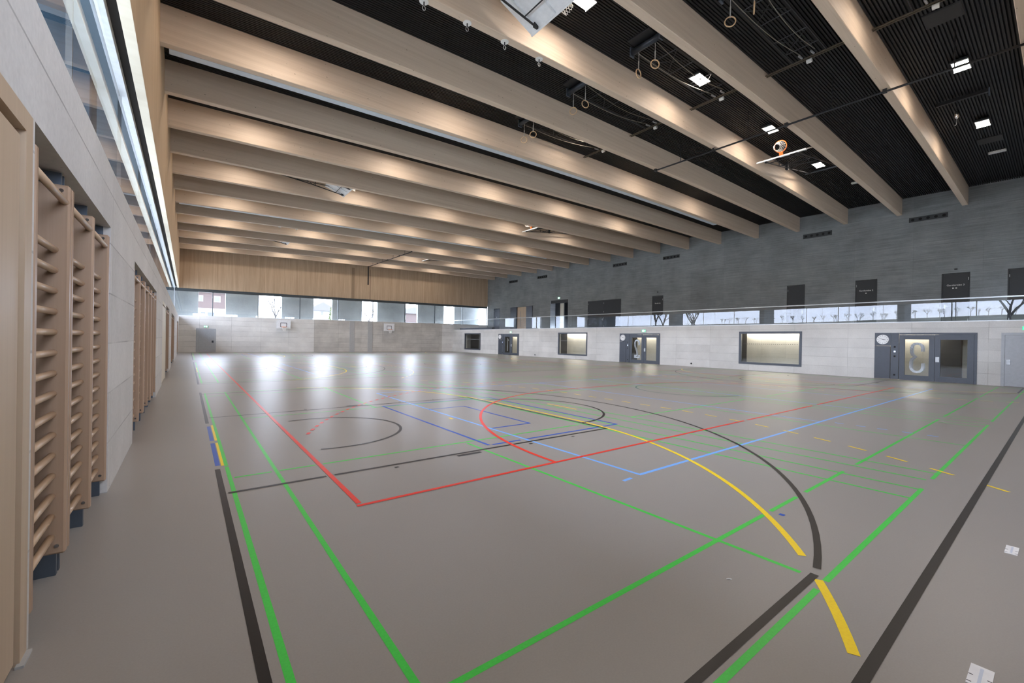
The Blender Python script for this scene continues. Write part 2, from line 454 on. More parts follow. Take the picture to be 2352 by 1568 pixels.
for r in range(3):
    dy = 16.4 * r
    sh = lambda segs: [(w, [(px, py + dy) for px, py in q]) for w, q in segs]
    sg = [(.05, q) for q in V(4.37, 3.12, 12.12) + H(3.12, 4.35, 22.8) + H(12.12, 4.37, 22.8) + V(10.58, 3.14, 12.1) + V(16.6, 3.14, 12.1) + V(13.6, 3.14, 12.1) + V(22.8, 3.12, 12.12)]
    for y in (2.83, 2.48, 2.15, 1.79, 1.45): sg.append((.05, [(10.7, y - .075), (10.7, y + .075)]))
    sg.append((.045, [(4.01, 3.085), (4.18, 3.1)]))
    lines('volleyball_court_lines', 'p_lblue', sh(sg))
    sg = [(.05, q) for q in V(3.66, 5.31, 9.76) + H(5.31, 3.72, 4.27, 4.4, 6.68) + V(6.66, 5.3, 9.72) + H(9.73, 3.66, 6.66) + V(5.28, 6.29, 8.76) + H(6.3, 4.4, 5.3) + H(8.75, 4.36, 5.3)]
    sg += [(.05, q) for q in V(.315, 6.3, 7.65, 7.83, 9.1)]
    if r == 0: sg.append((.045, [(4.44, 1.61), (4.49, 1.61)]))
    lines('small_court_lines', 'p_blue', sh(sg))

sg = [(.05, q) for q in V(1.335, 4.13, 44.1) + H(4.075, 1.3, 9.25, 9.4, 13.15, 13.5, 21.95) + V(21.95, 4.08, 44.1) + H(44.08, 1.3, 21.95) + H(24.08, 1.3, 21.95)]
sg.append((.055, arc(9.88, 4.1, 6.0, 180, 90, 40) + arc(13.1, 4.1, 6.0, 90, 0, 40)))
sg.append((.055, arc(9.88, 44.06, 6.0, 180, 270, 40) + arc(13.1, 44.06, 6.0, 270, 360, 40)))
for i in range(60):
    a0 = 180 - 22.5 - i * 1.95
    if a0 < 90: break
    sg.append((.055, arc(9.88, 4.1, 8.98, a0, a0 - .95, 2)))
for i in range(40):
    a0 = 90 - i * 1.95
    if a0 < 22: break
    sg.append((.055, arc(13.1, 4.1, 8.98, a0, a0 - .95, 2)))
lines('handball_pitch_lines', 'p_red', sg)

# ------------------------------------------------------------------ walls
# left wall: concrete with niches
ZN, ZS = 2.66, 3.26
niches = [(3.17, 5.84), (8.28, 14.0), (20.0, 23.4), (26.8, 32.5), (41.4, 45.2)]
openings = [(YN + .02, 3.14)] + niches + [(17.2, 19.95)]
holes = [(a, b, -.05, ZN) for a, b in openings]
wl = wall_with_holes(YN, YF, 0, ZS, holes, lambda u, z, t: (t, u, z), XL, XL - .42).build('wall_left', M['conc_l'])
tag(wl, 'pale board-marked concrete wall with wall-bar niches on the left', 'wall', kind='structure')
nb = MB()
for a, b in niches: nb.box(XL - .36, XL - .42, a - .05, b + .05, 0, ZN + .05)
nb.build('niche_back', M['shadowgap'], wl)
# left cladding above the glass
lu = MB().box(XL, XL - .14, YN, YF, 5.81, 10.6).build('wall_left_upper', M['clad_left'])
tag(lu, 'warm vertical veneer cladding above the long left window', 'wall', kind='structure')
MB().box(XL - .002, XL - .138, YN + .3, YF - .1, 5.80, 5.812).build('soffit', M['clad_soffit'], lu)
MB().box(XL - .14, XL - .6, YN, YF, 5.93, 10.6).build('inner_box', M['shadowgap'], lu)
# far wall: paler concrete left, darker board-marked concrete right
def slab(x0, x1, y0, y1, zf0, zf1):
    m = MB(); a = [(x, y, f(x)) for f in (zf0, zf1) for y in (y0, y1) for x in (x0, x1)]
    m.v = a; m.f = [(0, 2, 3, 1), (4, 5, 7, 6), (0, 1, 5, 4), (2, 6, 7, 3), (0, 4, 6, 2), (1, 3, 7, 5)]
    return m
XS = 10.72
wf = slab(-1.05, XS, YF, YF + .4, lambda x: 0, sill).build('wall_far', M['conc_f'])
tag(wf, 'light concrete end wall below the far windows', 'wall', kind='structure')
slab(XS, 25.94, YF, YF + .4, lambda x: 0, sill).build('darker_bay', M['conc_f2'], wf)
slab(25.94, XU + .1, YF, YF + .4, lambda x: 0, sill).build('plain_bay', M['conc_f'], wf)
wfu = slab(XL - .14, XU + .1, YF, YF + .3, woodb, lambda x: 10.7).build('wall_far_upper', M['clad_far'])
tag(wfu, 'vertical brown veneer cladding above the far windows', 'wall', kind='structure')
MB().box(14.53, 14.86, YF - .006, YF, 5.97, 9.4).build('cover_strip', plain('dark_veneer', (.33, .24, .16), .5), wfu)
MB().box(16.6, 16.63, YF - .006, YF, 5.98, 9.4).build('joint_strip', M['shadowgap'], wfu)
# near wall behind the camera
wn = MB().box(-1.05, XU + .1, YN - .4, YN, 0, 3.35).build('wall_near', M['conc_f'])
tag(wn, 'concrete end wall behind the viewer', 'wall', kind='structure')
wnu = MB().box(XL - .14, XU + .1, YN - .3, YN, 5.85, 10.7).build('wall_near_upper', M['clad_far'])
tag(wnu, 'veneer cladding above the added window behind the viewer', 'wall', kind='structure')

# right wall
D = {1: (38.43, 34.72), 2: (21.75, 18.1), 3: (5.88, 2.385)}
W = {1: (45.68, 42.05, .36, 2.36), 2: (28.87, 25.22, .325, 2.38), 3: (12.5, 9.07, .37, 2.37)}
hr = [(b, a, -.05, 2.275) for a, b in D.values()] + [(w[1], w[0], w[2], w[3]) for w in W.values()] + [(.2, 1.7, -.05, 2.27)]
wr = wall_with_holes(YN, YF, 0, BAL, hr, lambda u, z, t: (t, u, z), XR, XR + .35).build('wall_right', M['conc_r'])
tag(wr, 'light concrete wall below the glass balcony on the right', 'wall', kind='structure')
# corridor behind it
cor = MB().box(XR + .35, XC, YN, YF, -.25, 0).build('floor_corridor', M['corrfloor'])
tag(cor, 'dark corridor floor behind the right wall', 'floor', kind='structure')
wc = MB().box(XC, XC + .2, YN, YF, 0, 2.5).build('wall_corridor', M['corr'])
tag(wc, 'lit concrete corridor wall seen through the inner windows', 'wall', kind='structure')
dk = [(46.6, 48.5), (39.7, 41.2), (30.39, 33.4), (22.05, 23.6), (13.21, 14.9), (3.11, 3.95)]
for a, b in dk:  # flat dark panels painted for the shade of unlit openings
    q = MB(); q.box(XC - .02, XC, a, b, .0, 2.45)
    q.build('dark_doorway_panel', M['darkroom'], wc)
cs = MB().box(XR + .35, XU + .1, YN, YF, 2.5, BAL).build('floor_balcony', M['conc_r'])
tag(cs, 'balcony slab above the corridor', 'floor', kind='structure')
# upper right wall
UD = [(47.13, 45.74, 5.76), (42.02, 40.18, 5.75), (35.87, 33.05, 6.17), (30.16, 25.93, 5.735), (22.5, 21.41, 5.725), (11.8, 10.73, 5.675), (8.02, 6.97, 5.65), (4.23, 3.16, 5.635), (1.86, .6, 5.625)]
VE = [(5.61, 4.03, 8.72, 8.99), (10.89, 9.28, 8.72, 9.03), (21.5, 19.93, 8.8, 9.08), (26.98, 25.33, 8.86, 9.16), (38.18, 36.5, 8.87, 9.2), (43.74, 42.02, 8.89, 9.21)]
hu = [(b, a, BAL, z) for a, b, z in UD] + [(b, a, z0, z1) for a, b, z0, z1 in VE]
wu = wall_with_holes(YN, YF, BAL, 10.9, hu, lambda u, z, t: (t, u, z), XU, XU + .9).build('wall_right_upper', M['conc_dark'])
tag(wu, 'dark streaky board-marked concrete wall above the balcony', 'wall', kind='structure')
MB().box(XU + .9, XU + 1.0, YN, YF, BAL, 10.9).build('wall_back', M['shadowgap'], wu)

# ceiling: black slats between the beams
ce = MB()
def strip(y0, y1, h0, h1):
    n = len(ce.v); K = 8
    for q in range(K + 1):
        x = XL + (XU + .05 - XL) * q / K
        for y, h in ((y0, h0), (y1, h0), (y1, h1), (y0, h1)): ce.v.append((x, y, zc(x, (y0 + y1) / 2) + h))
    for q in range(K):
        for i in range(4):
            j = (i + 1) % 4; ce.f.append((n + 4*q + i, n + 4*q + j, n + 4*q + 4 + j, n + 4*q + 4 + i))
edges = [YN] + BY + [YF]
for i in range(len(edges) - 1):
    a = edges[i]; b = edges[i + 1] - (BW if i < len(BY) else 0)
    k = max(1, int((b - a) / .075))
    for j in range(k):
        y = a + (b - a) * (j + .5) / k
        strip(y - .022, y + .022, 0, .045)
ceil = ce.build('ceiling', M['black'])
tag(ceil, 'black slatted ceiling between the timber beams', 'ceiling', kind='structure')
bk = MB(); NX, NY = 12, 20
for h in (.06, .4):
    for i in range(NX + 1):
        for j in range(NY + 1):
            x = XG - .3 + (XU + 1.3 - XG) * i / NX; y = YN - .3 + (YF - YN + .8) * j / NY
            bk.v.append((x, y, zc(x, y) + h))
Nn = (NX + 1) * (NY + 1)
for i in range(NX):
    for j in range(NY):
        q = [i*(NY+1)+j, i*(NY+1)+j+1, (i+1)*(NY+1)+j+1, (i+1)*(NY+1)+j]
        bk.f.append(tuple(q)); bk.f.append(tuple(Nn + w for w in q[::-1]))
bk.build('ceiling_backing', M['blackback'], ceil)

ORD = ['first', 'second', 'third', 'fourth', 'fifth', 'sixth', 'seventh', 'eighth', 'ninth', 'tenth', 'eleventh', 'twelfth', 'thirteenth', 'fourteenth', 'fifteenth', 'sixteenth', 'seventeenth', 'eighteenth']
for i, y in enumerate(BY):
    m = MB(); y0, y1 = y - BW, y; c = .012
    prof = [(y0, 1.05), (y0, c), (y0 + c, 0), (y1 - c, 0), (y1, c), (y1, 1.05)]
    nseg = 16; npf = len(prof)
    for s_ in range(nseg + 1):
        x = XL - .01 + (XU + .02 - XL) * s_ / nseg
        for py, h in prof: m.v.append((x, py, zb(x, y) + h))
    for s_ in range(nseg):
        for k in range(npf):
            k2 = (k + 1) % npf; a = s_ * npf
            m.f.append((a + k, a + npf + k, a + npf + k2, a + k2))
    o = m.build('roof_beam', M['beam'])
    far = len(BY) - 1 - i
    lab = 'pale glued timber roof beam, %s counting from the far wooden wall' % ORD[far]
    if far == 0: lab = 'pale glued timber roof beam nearest to the far wooden wall'
    if i == 0: lab = 'pale glued timber roof beam at the top right, nearest to the viewer'
    tag(o, lab, 'beam', 'timber roof beams')

# ------------------------------------------------------------------ outer windows
w1 = empty('window_1', (XG, 0, 3.26), 'long strip window along the left wall under the veneer', 'window', kind='structure')
def part(mb, name, mat, parent, smooth=False):
    mb.xf(Matrix.Translation(-Vector(parent.location))) if parent.location.length else None
    return mb.build(name, mat, parent, smooth)
part(MB().box(XG - .03, XG + .07, YN, YF, 5.80, 5.93), 'top_frame', M['alu'], w1)
part(MB().box(XG - .3, XG - .045, YN, YF, 5.80, 5.93), 'reflection_strip', M['reflection'], w1)  # added strip, coloured as the top frame's mirror image in the glass
part(MB().box(XG - .045, XG - .03, YN, YF, 5.79, 5.93), 'seal', M['shadowgap'], w1)
part(MB().box(XG - .05, XG + .03, YN, YF, 3.26, 3.30), 'bottom_frame', M['alu'], w1)
mul = [YN, 2.2, 6.26, 10.25, 14.2, 18.1, 22.1, 26.2, 30.3, 34.4, 38.6, 42.8, YF + .1]
for a, b in zip(mul[:-1], mul[1:]):
    m = MB(); m.quad((XG, a, 3.28), (XG, b, 3.28), (XG, b, 5.85), (XG, a, 5.85))
    part(m, 'glass_pane', M['glass_ext'], w1)
for y in mul[1:-1]:
    part(MB().box(XG - .06, XG - .01, y - .02, y + .02, 3.28, 5.85), 'mullion', M['frame'], w1)
YG = YF + .14
w2 = empty('window_2', (0, YG, 3.3), 'strip window along the far end wall with concrete piers outside', 'window', kind='structure')
fm = [XG, 1.87, 5.57, 9.34, 13.17, 17.02, 20.94, 24.92, 28.93, 32.9]
for a, b in zip(fm[:-1], fm[1:]):
    m = MB(); m.quad((b, YG, sill(b)), (a, YG, sill(a)), (a, YG, woodb(a)), (b, YG, woodb(b)))
    part(m, 'glass_pane', M['glass_ext'], w2)
for x in fm[1:]:
    part(MB().box(x - .03, x + .03, YG - .05, YG + .1, sill(x), woodb(x) + .02), 'mullion', M['frame'], w2)
part(slab(XG, XU, YG - .02, YG + .12, lambda x: woodb(x) - .27 + .001 * x, lambda x: woodb(x) + .05), 'top_frame', M['frame'], w2)
part(slab(XG, XU, YG - .06, YG + .06, sill, lambda x: sill(x) + .035), 'bottom_frame', M['alu'], w2)
part(MB().box(XG - .03, XG + .03, YF + .1, YF + .18, 3.3, 5.85), 'corner_post', M['alu'], w2)

w0 = empty('window_3', (0, YN - .14, 3.3), 'strip window added high in the end wall behind the viewer for its light', 'window', kind='structure')  # unseen window, inferred from lit beam faces and added for that light
for a, b in zip(fm[:-1], fm[1:]):
    m = MB(); m.quad((a, YN - .14, 3.35), (b, YN - .14, 3.35), (b, YN - .14, 5.85), (a, YN - .14, 5.85))
    part(m, 'glass_pane', M['glass_ext'], w0)
for x in fm[1:]:
    part(MB().box(x - .03, x + .03, YN - .2, YN - .1, 3.35, 5.86), 'mullion', M['frame'], w0)
part(MB().box(XG, XU, YN - .22, YN - .1, 5.6, 5.86), 'top_frame', M['frame'], w0)
# concrete piers outside the far window
pe = [(-4.5, .8), (2.96, 5.75), (7.87, 10.97), (12.9, 16.23), (18.06, 21.63), (23.24, 26.97), (28.55, 32.46)]
for i, (a, b) in enumerate(pe):
    o = MB().box(a, b, 50.2, 50.55, 2.55, 6.6, .02).build('concrete_pier', M['conc_out'])
    lab = 'smooth grey-green concrete pier outside the far window, %s from the left' % ORD[i]
    tag(o, lab, 'pier', 'piers outside the far window')
for i, (a, b) in enumerate(pe):
    o = MB().box(a, b, -2.4, -2.05, 2.55, 6.6, .02).build('concrete_pier', M['conc_out'])
    tag(o, 'concrete pier outside the added window behind the viewer, %s from the left' % ORD[i], 'pier', 'piers behind the viewer')
rt = MB().box(-4.5, 34, -2.5, YN - .3, 6.55, 6.9).build('trim_3', M['conc_out'])  # unseen slab added to keep high sky light off the front floor
tag(rt, 'concrete eaves slab added behind the viewer to block high sky light', 'eaves', kind='structure')
rt = MB().box(-4.5, 34, YF + .3, 50.6, 6.55, 6.9).build('trim_1', M['conc_out'])
tag(rt, 'concrete eaves slab resting on the outer piers', 'eaves', kind='structure')
for i, y in enumerate((10.1, 23.0, 35.5, 48.2)):  # columns deepened until they cover the sky seen through the left glass
    o = MB().box(-4.2, -1.3, y - .28, y + .28, 2.55, 7.4, .02).build('outer_fin', M['conc_fin'])
    tag(o, 'concrete fin outside the left strip window, deepened to block the sky, %s from the near end' % ORD[i], 'fin', 'fins outside the left window')
rt = MB().box(-4.5, XG - .1, YN, YF + 2, 7.4, 7.8).build('trim_2', M['conc_fin'])  # added slab, hides the sky above the left glass
tag(rt, 'concrete eaves slab added over the outer fins to block the sky', 'eaves', kind='structure')

# ------------------------------------------------------------------ inner windows and doors on the right
def along_wall(n, name, y0, y1, label, cat, kind='structure'):
    return empty(name, (XR, (y0 + y1) / 2, 0), label, cat, kind=kind)
WL = {1: 'small dark-framed inner window nearest to the far wall', 2: 'dark-framed inner window between the two farther double doors', 3: 'wide dark-framed inner window left of the nearest double door'}
for k, (a, b, z0, z1) in W.items():
    e = empty('window_%d' % (k + 3), (XR, b, z0), WL[k], 'window', kind='structure')
    f = .13
    m = MB(); m.box(XR - .02, XR + .12, b, b + f, z0, z1).box(XR - .02, XR + .12, a - f, a, z0, z1)
    m.box(XR - .02, XR + .12, b + f, a - f, z0, z0 + f).box(XR - .02, XR + .12, b + f, a - f, z1 - f, z1)
    part(m, 'window_frame', M['navy'], e)
    m = MB(); m.quad((XR + .05, a - f, z0 + f), (XR + .05, b + f, z0 + f), (XR + .05, b + f, z1 - f), (XR + .05, a - f, z1 - f))
    part(m, 'glass_pane', M['glass_int'], e)
    m = MB(); y = b + f + .12
    while y < a - f - .05:
        m.box(XR + .04, XR + .048, y - .022, y + .022, 1.60, 1.635); y += .112
    part(m, 'marker_dots', M['inkgrey'] if k != 3 else plain('dark_dots', (.08, .08, .08), .5), e)['label'] = 'row of small square stickers on the glass'

GLY = {3: [(4.13, 1.39), (4.13, 1.57), (4.155, 1.66), (4.22, 1.735), (4.32, 1.76), (4.42, 1.735), (4.485, 1.66), (4.51, 1.56), (4.51, 1.34), (4.48, 1.23), (4.38, 1.13), (4.49, 1.02), (4.53, .9), (4.535, .64), (4.505, .53), (4.43, .445), (4.32, .415), (4.215, .445), (4.145, .53), (4.115, .64), (4.115, .84)],
       2: [(4.16, 1.36), (4.12, 1.48), (4.14, 1.62), (4.22, 1.73), (4.33, 1.76), (4.43, 1.72), (4.5, 1.6), (4.51, 1.42), (4.48, 1.25), (4.4, 1.08), (4.33, .9), (4.3, .72), (4.3, .58), (4.49, .58), (4.49, .44), (4.12, .44), (4.12, .62)],
       1: [(4.33, .42), (4.33, 1.76), (4.2, 1.58), (4.13, 1.52)]}
DL = {1: 'slate-blue double door with the numeral 1 on its glass, farthest of the three', 2: 'slate-blue double door with the numeral 2 on its glass', 3: 'slate-blue double door with the numeral 3 on its glass, nearest to the viewer'}
def glyph(parent, pts, w, x, mat, name='numeral', dy=0):
    m = MB(); q = MB().ribbon([(p[0] + dy, p[1]) for p in pts], w, 0)
    n = len(q.v)
    m.v = [(x, a, b) for a, b, _ in q.v] + [(x + .004, a, b) for a, b, _ in q.v]
    m.f = [tuple(f[::-1]) for f in q.f] + [tuple(i + n for i in f) for f in q.f]
    return part(m, name, mat, parent)
for k, (yl, yr) in D.items():
    e = empty('door_%d' % k, (XR, yr, 0), DL[k], 'door', kind='structure')
    sc = (yl - yr) / 3.495
    Y = lambda v: yr + (v - 2.385) * sc        # measured on door three
    zt = 2.275
    m = MB().box(XR - .015, XR + .1, Y(5.27), yl, 1.64, zt).box(XR - .015, XR + .1, Y(5.285), yl, .02, 1.625)
    part(m, 'clock_panel', M['navy2'], e)
    part(MB().box(XR - .02, XR + .1, Y(4.97), Y(5.262), .02, zt), 'control_strip', M['navy'], e)
    for zz, mt in ((1.59, 'shadowgap'), (1.36, 'led'), (1.13, 'shadowgap'), (.23, 'shadowgap')):
        part(MB().box(XR - .032, XR - .02, Y(5.08), Y(5.15), zz - .04, zz + .04, .005), 'wall_button' if zz > .5 else 'socket', M[mt], e)
    part(MB().box(XR - .02, XR + .1, yr, Y(4.955), zt - .09, zt).box(XR - .02, XR + .1, yr, yr + .09, 0, zt - .09), 'door_frame', M['navy'], e)
    for nm, ya, yb, ga, gb in (('left', 4.95, 3.725, 4.75, 3.91), ('right', 3.715, 2.48, 3.53, 2.68)):
        ya, yb, ga, gb = Y(ya), Y(yb), Y(ga), Y(gb)
        m = MB().box(XR - .012, XR + .06, ga, ya, .01, zt - .095).box(XR - .012, XR + .06, yb, gb, .01, zt - .095)
        m.box(XR - .012, XR + .06, gb, ga, .01, .25).box(XR - .012, XR + .06, gb, ga, 1.955, zt - .095)
        lf = part(m, 'door_leaf', M['navy'], e)
        g = MB(); g.quad((XR + .02, ga, .25), (XR + .02, gb, .25), (XR + .02, gb, 1.955), (XR + .02, ga, 1.955))
        g.xf(Matrix.Translation(-Vector(e.location)))
        go = g.build('glass_pane', M['glass_int'], lf)
        if nm == 'right':
            hd = MB().box(XR - .03, XR - .012, Y(3.56), Y(3.69), .91, 1.16, .006).box(XR - .075, XR - .055, Y(3.58), Y(3.68), 1.03, 1.055)
            hd.box(XR - .07, XR - .03, Y(3.58), Y(3.6), 1.03, 1.055)
            hd.xf(Matrix.Translation(-Vector(e.location))); h = hd.build('door_handle', M['steel'], lf); h['label'] = 'brushed steel handle plate'
    gp = [(Y(a), b) for a, b in GLY[k]]
    glyph(e, gp, .105 * sc, XR + .008, M['frost'])['label'] = 'large grey numeral %d, mirrored on the glass' % k
    glyph(e, gp, .045 * sc, XR + .034, M['inkgrey'], 'numeral_reflection', -.06)  # thin second outline drawn in as the pane's reflection of the numeral
    # clock
    cy, cz = Y(5.57), 1.945
    c = empty('wall_clock', (XR - .015, cy, cz), {1: 'round white wall clock on the farthest slate-blue door panel', 2: 'round white wall clock on the middle slate-blue door panel', 3: 'round white wall clock on the nearest slate-blue door panel'}[k], 'clock', 'clocks beside the double doors')
    MB().tube([(-.035, 0, 0), (0, 0, 0)], .235, 40).build('clock_case', M['whitepl'], c, False)
    MB().tube([(-.037, 0, 0), (-.034, 0, 0)], .22, 40).build('clock_face', M['clockface'], c)
    for h_ in range(12):
        a = h_ * PI / 6; d = MB().box(-.040, -.037, -.008, .008, .17, .2); d.xf(Matrix.Rotation(a, 4, 'X')); d.build('hour_mark', M['ink'], c)
    hh = MB().box(-.042, -.038, -.009, .009, -.03, .11); hh.xf(Matrix.Rotation(PI * 2 * .27, 4, 'X')); hh.build('hour_hand', M['ink'], c)
    hh = MB().box(-.044, -.040, -.006, .006, -.04, .16); hh.xf(Matrix.Rotation(-PI * 2 * .17, 4, 'X')); hh.build('minute_hand', M['ink'], c)

# grey door at the right edge
e = empty('door_4', (XR, .2, 0), 'flush grey door at the right edge of the concrete wall', 'door', kind='structure')
part(MB().box(XR - .01, XR + .1, 1.6, 1.7, 0, 2.27).box(XR - .01, XR + .1, .2, 1.6, 2.165, 2.27).box(XR - .01, XR + .1, .2, .3, 0, 2.165), 'door_frame', M['doorgrey'], e)
lf = part(MB().box(XR, XR + .06, .305, 1.595, .01, 2.16), 'door_leaf', M['doorgrey'], e)
hd = MB().box(XR - .02, XR, 1.43, 1.56, .92, 1.14, .005).box(XR - .06, XR - .045, 1.45, 1.55, 1.03, 1.05); hd.xf(Matrix.Translation(-Vector(e.location))); hd.build('door_handle', M['steel'], lf)
# grey door in the far wall
e = empty('door_5', (.64, YF, 0), 'grey flush door in the far left corner under an exit sign', 'door', kind='structure')
part(MB().box(.64, .75, YF - .015, YF, 0, 2.2).box(2.04, 2.15, YF - .015, YF, 0, 2.2).box(.75, 2.04, YF - .015, YF, 2.09, 2.2), 'door_frame', M['doorgrey'], e)
lf = part(MB().box(.755, 2.035, YF - .012, YF, .02, 2.085), 'door_leaf', M['doorgrey'], e)
hd = MB().box(1.83, 1.98, YF - .03, YF - .012, .88, 1.08, .005).box(1.86, 1.97, YF - .07, YF - .055, .96, .99); hd.xf(Matrix.Translation(-Vector(e.location))); hd.build('door_handle', M['motor'], lf)
for i, x in enumerate((14.39, 16.42)):
    o = MB().box(x, x + .56, YF - .03, YF, 0, sill(x) - .03, .01).build('wall_cover', M['greypad'])
    tag(o, ('left' if i == 0 else 'right') + ' of two tall grey cover strips on the far concrete wall', 'cover panel', 'cover strips on the far wall')
    MB().box(x, x + .56, YF - .034, YF - .03, 0, .06).build('foot_strip', M['inkgrey'], o)

# ------------------------------------------------------------------ text
def text(s, size, mat, parent, M4, name='lettering'):
    cu = bpy.data.curves.new('txt', 'FONT'); cu.body = s; cu.size = size; cu.align_x = 'CENTER'; cu.extrude = .002; cu.resolution_u = 2
    to = bpy.data.objects.new('txt', cu); COL.objects.link(to); bpy.context.view_layer.update()
    me = bpy.data.meshes.new_from_object(to.evaluated_get(bpy.context.evaluated_depsgraph_get()))
    bpy.data.objects.remove(to); me.materials.clear(); me.materials.append(mat); me.name = name
    me.transform(M4)
    o = bpy.data.objects.new(name, me); COL.objects.link(o); o.parent = parent; return o
FACE_X = Matrix(((0, 0, -1, 0), (-1, 0, 0, 0), (0, 1, 0, 0), (0, 0, 0, 1)))   # text x -> -Y, text y -> Z, faces -X

# upper doors
def lever(yc, z, side):
    return MB().box(-.02, 0, yc - .025, yc + .025, z - .12, z + .12, .004).box(-.07, -.055, min(yc, yc + side * .13), max(yc, yc + side * .13), z, z + .022).box(-.06, -.01, yc - .01, yc + .01, z, z + .022)
UL = ['dark grey balcony door nearest to the far wall', 'wooden balcony door flanked by two dark opened leaves', 'deep dark balcony doorway with a glazed door and exit sign', 'wide black double door on the balcony', 'narrow black balcony door right of the wide black double door', 'plain black balcony door left of the two lettered doors', 'black balcony door lettered Garderobe 2', 'black balcony door lettered Garderobe 3', 'black balcony door cut off by the right edge of the photo']
for i, (a, b, z) in enumerate(UD):
    e = empty('door_%d' % (i + 6), (XU, b, BAL), UL[i], 'door', kind='structure')
    w = a - b; hgt = z - BAL
    if i == 1:
        lf = MB().box(.04, .1, .03, w - .03, 0, hgt - .03).build('door_leaf', M['door_wood'], e)
        MB().tube([(-.04, w * .62, .5), (-.04, w * .62, hgt - .55)], .018, 8).add(MB().box(-.04, .04, w*.62 - .01, w*.62 + .01, .9, .93)).add(MB().box(-.04, .04, w*.62 - .01, w*.62 + .01, hgt - .8, hgt - .77)).build('pull_bar', M['steel'], lf)
        MB().box(.0, .12, 0, .03, 0, hgt).box(.0, .12, w - .03, w, 0, hgt).box(0, .12, 0, w, hgt - .03, hgt).build('door_frame', M['doorblack'], e)
        MB().box(-.08, -.02, w + .05, w + 1.32, 0, hgt, .004).build('folded_leaf', M['navy2'], e)
        MB().box(-.08, -.02, -1.18, -.05, 0, hgt + .02, .004).build('folded_leaf', M['navy2'], e)
        continue
    if i == 2:
        MB().box(.78, .86, 0, w, 0, hgt).build('reveal_back', M['doorblack'], e)
        MB().box(.1, .2, 0, w, hgt - .33, hgt).build('header', M['doorblack'], e)
        g = MB().box(.5, .56, .1, .25, 0, hgt - .33).box(.5, .56, .98, 1.15, 0, hgt - .33).box(.5, .56, 1.75, 1.9, 0, hgt - .33)
        g.build('door_frame', M['doorblack'], e)
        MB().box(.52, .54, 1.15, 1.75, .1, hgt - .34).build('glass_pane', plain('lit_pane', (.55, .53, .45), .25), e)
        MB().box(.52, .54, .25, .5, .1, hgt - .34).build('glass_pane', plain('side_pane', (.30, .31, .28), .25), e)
        MB().box(.515, .52, 1.15, 1.75, .9, .93).build('push_bar', M['blackmetal'], e)
        continue
    nleaf = 2 if i == 3 else 1
    MB().box(-.012, .1, 0, .05, 0, hgt).box(-.012, .1, w - .05, w, 0, hgt).box(-.012, .1, .05, w - .05, hgt - .05, hgt).build('door_frame', M['doorblack'], e)
    for q in range(nleaf):
        y0 = .055 + (w - .11) * q / nleaf; y1 = .05 + (w - .11) * (q + 1) / nleaf
        lf = MB().box(0, .05, y0, y1, .01, hgt - .055).build('door_leaf', M['doorblack' if i else 'navy2'], e)
        if i in (4, 7): yc, sd = y1 - .08, -1
        else: yc, sd = y0 + .08, 1
        lever(yc, 1.05, sd).build('door_handle', M['steel'], lf)
        hy = y0 if yc > (y0 + y1) / 2 else y1
        for hz in ((.3, hgt - .35) if i != 3 else (.4, 1.2, 1.8, hgt - .3)):
            MB().tube([(-.012, hy, hz - .07), (-.012, hy, hz + .07)], .014, 8).build('hinge', M['steel'], lf)
    if i in (4, 6, 7):
        s_ = {4: 'Garderobe', 6: 'Garderobe 2', 7: 'Garderobe 3'}[i]
        text(s_, .13, M['whitepl'], e, Matrix.Translation((-.004, w / 2, hgt - .7)) @ FACE_X)
        for dy in ((0,) if i == 6 else (.09, -.03) if i == 7 else ()):
            MB().box(-.006, -.002, w / 2 + dy - .03, w / 2 + dy + .03, hgt - .85, hgt - .79).build('sign_symbol', M['whitepl'], e)
    if i == 0: MB().box(-.006, 0, w/2 - .08, w/2 + .08, 1.8, 1.9).build('door_plate', M['inkgrey'], e)
sp = MB().box(XU - .04, XU, 3.63, 3.75, 5.79, 5.87, .01).build('motion_detector', M['doorblack'])
tag(sp, 'small black sensor box above a lettered balcony door', 'sensor')
sp = MB().box(XU - .04, XU, 21.9, 22.0, 6.0, 6.1, .01).build('motion_detector', M['doorblack'])
tag(sp, 'small black sensor box above the narrow balcony door', 'sensor')

# vents with round nozzles
vo = ['nearest to the right edge', 'second from the right edge', 'third from the right edge', 'fourth from the right edge', 'second from the far wall', 'nearest to the far wall']
for i, (a, b, z0, z1) in enumerate(VE):
    e = empty('air_vent', (XU, b, z0), 'dark slot vent with round nozzles high on the dark wall, ' + vo[i], 'vent', 'air vents under the roof beams')
    w = a - b; h_ = z1 - z0
    MB().box(-.015, .1, 0, w, 0, .03).box(-.015, .1, 0, w, h_ - .03, h_).box(-.015, .1, 0, .03, .03, h_ - .03).box(-.015, .1, w - .03, w, .03, h_ - .03).build('vent_frame', M['vent'], e)
    MB().box(.05, .08, .03, w - .03, .03, h_ - .03).build('vent_plate', M['vent'], e)
    for k in range(5):
        MB().tube([(.0, w * (k + .5) / 5, h_ / 2), (.06, w * (k + .5) / 5, h_ / 2)], [.075, .05], 16).build('nozzle', M['shadowgap'], e)

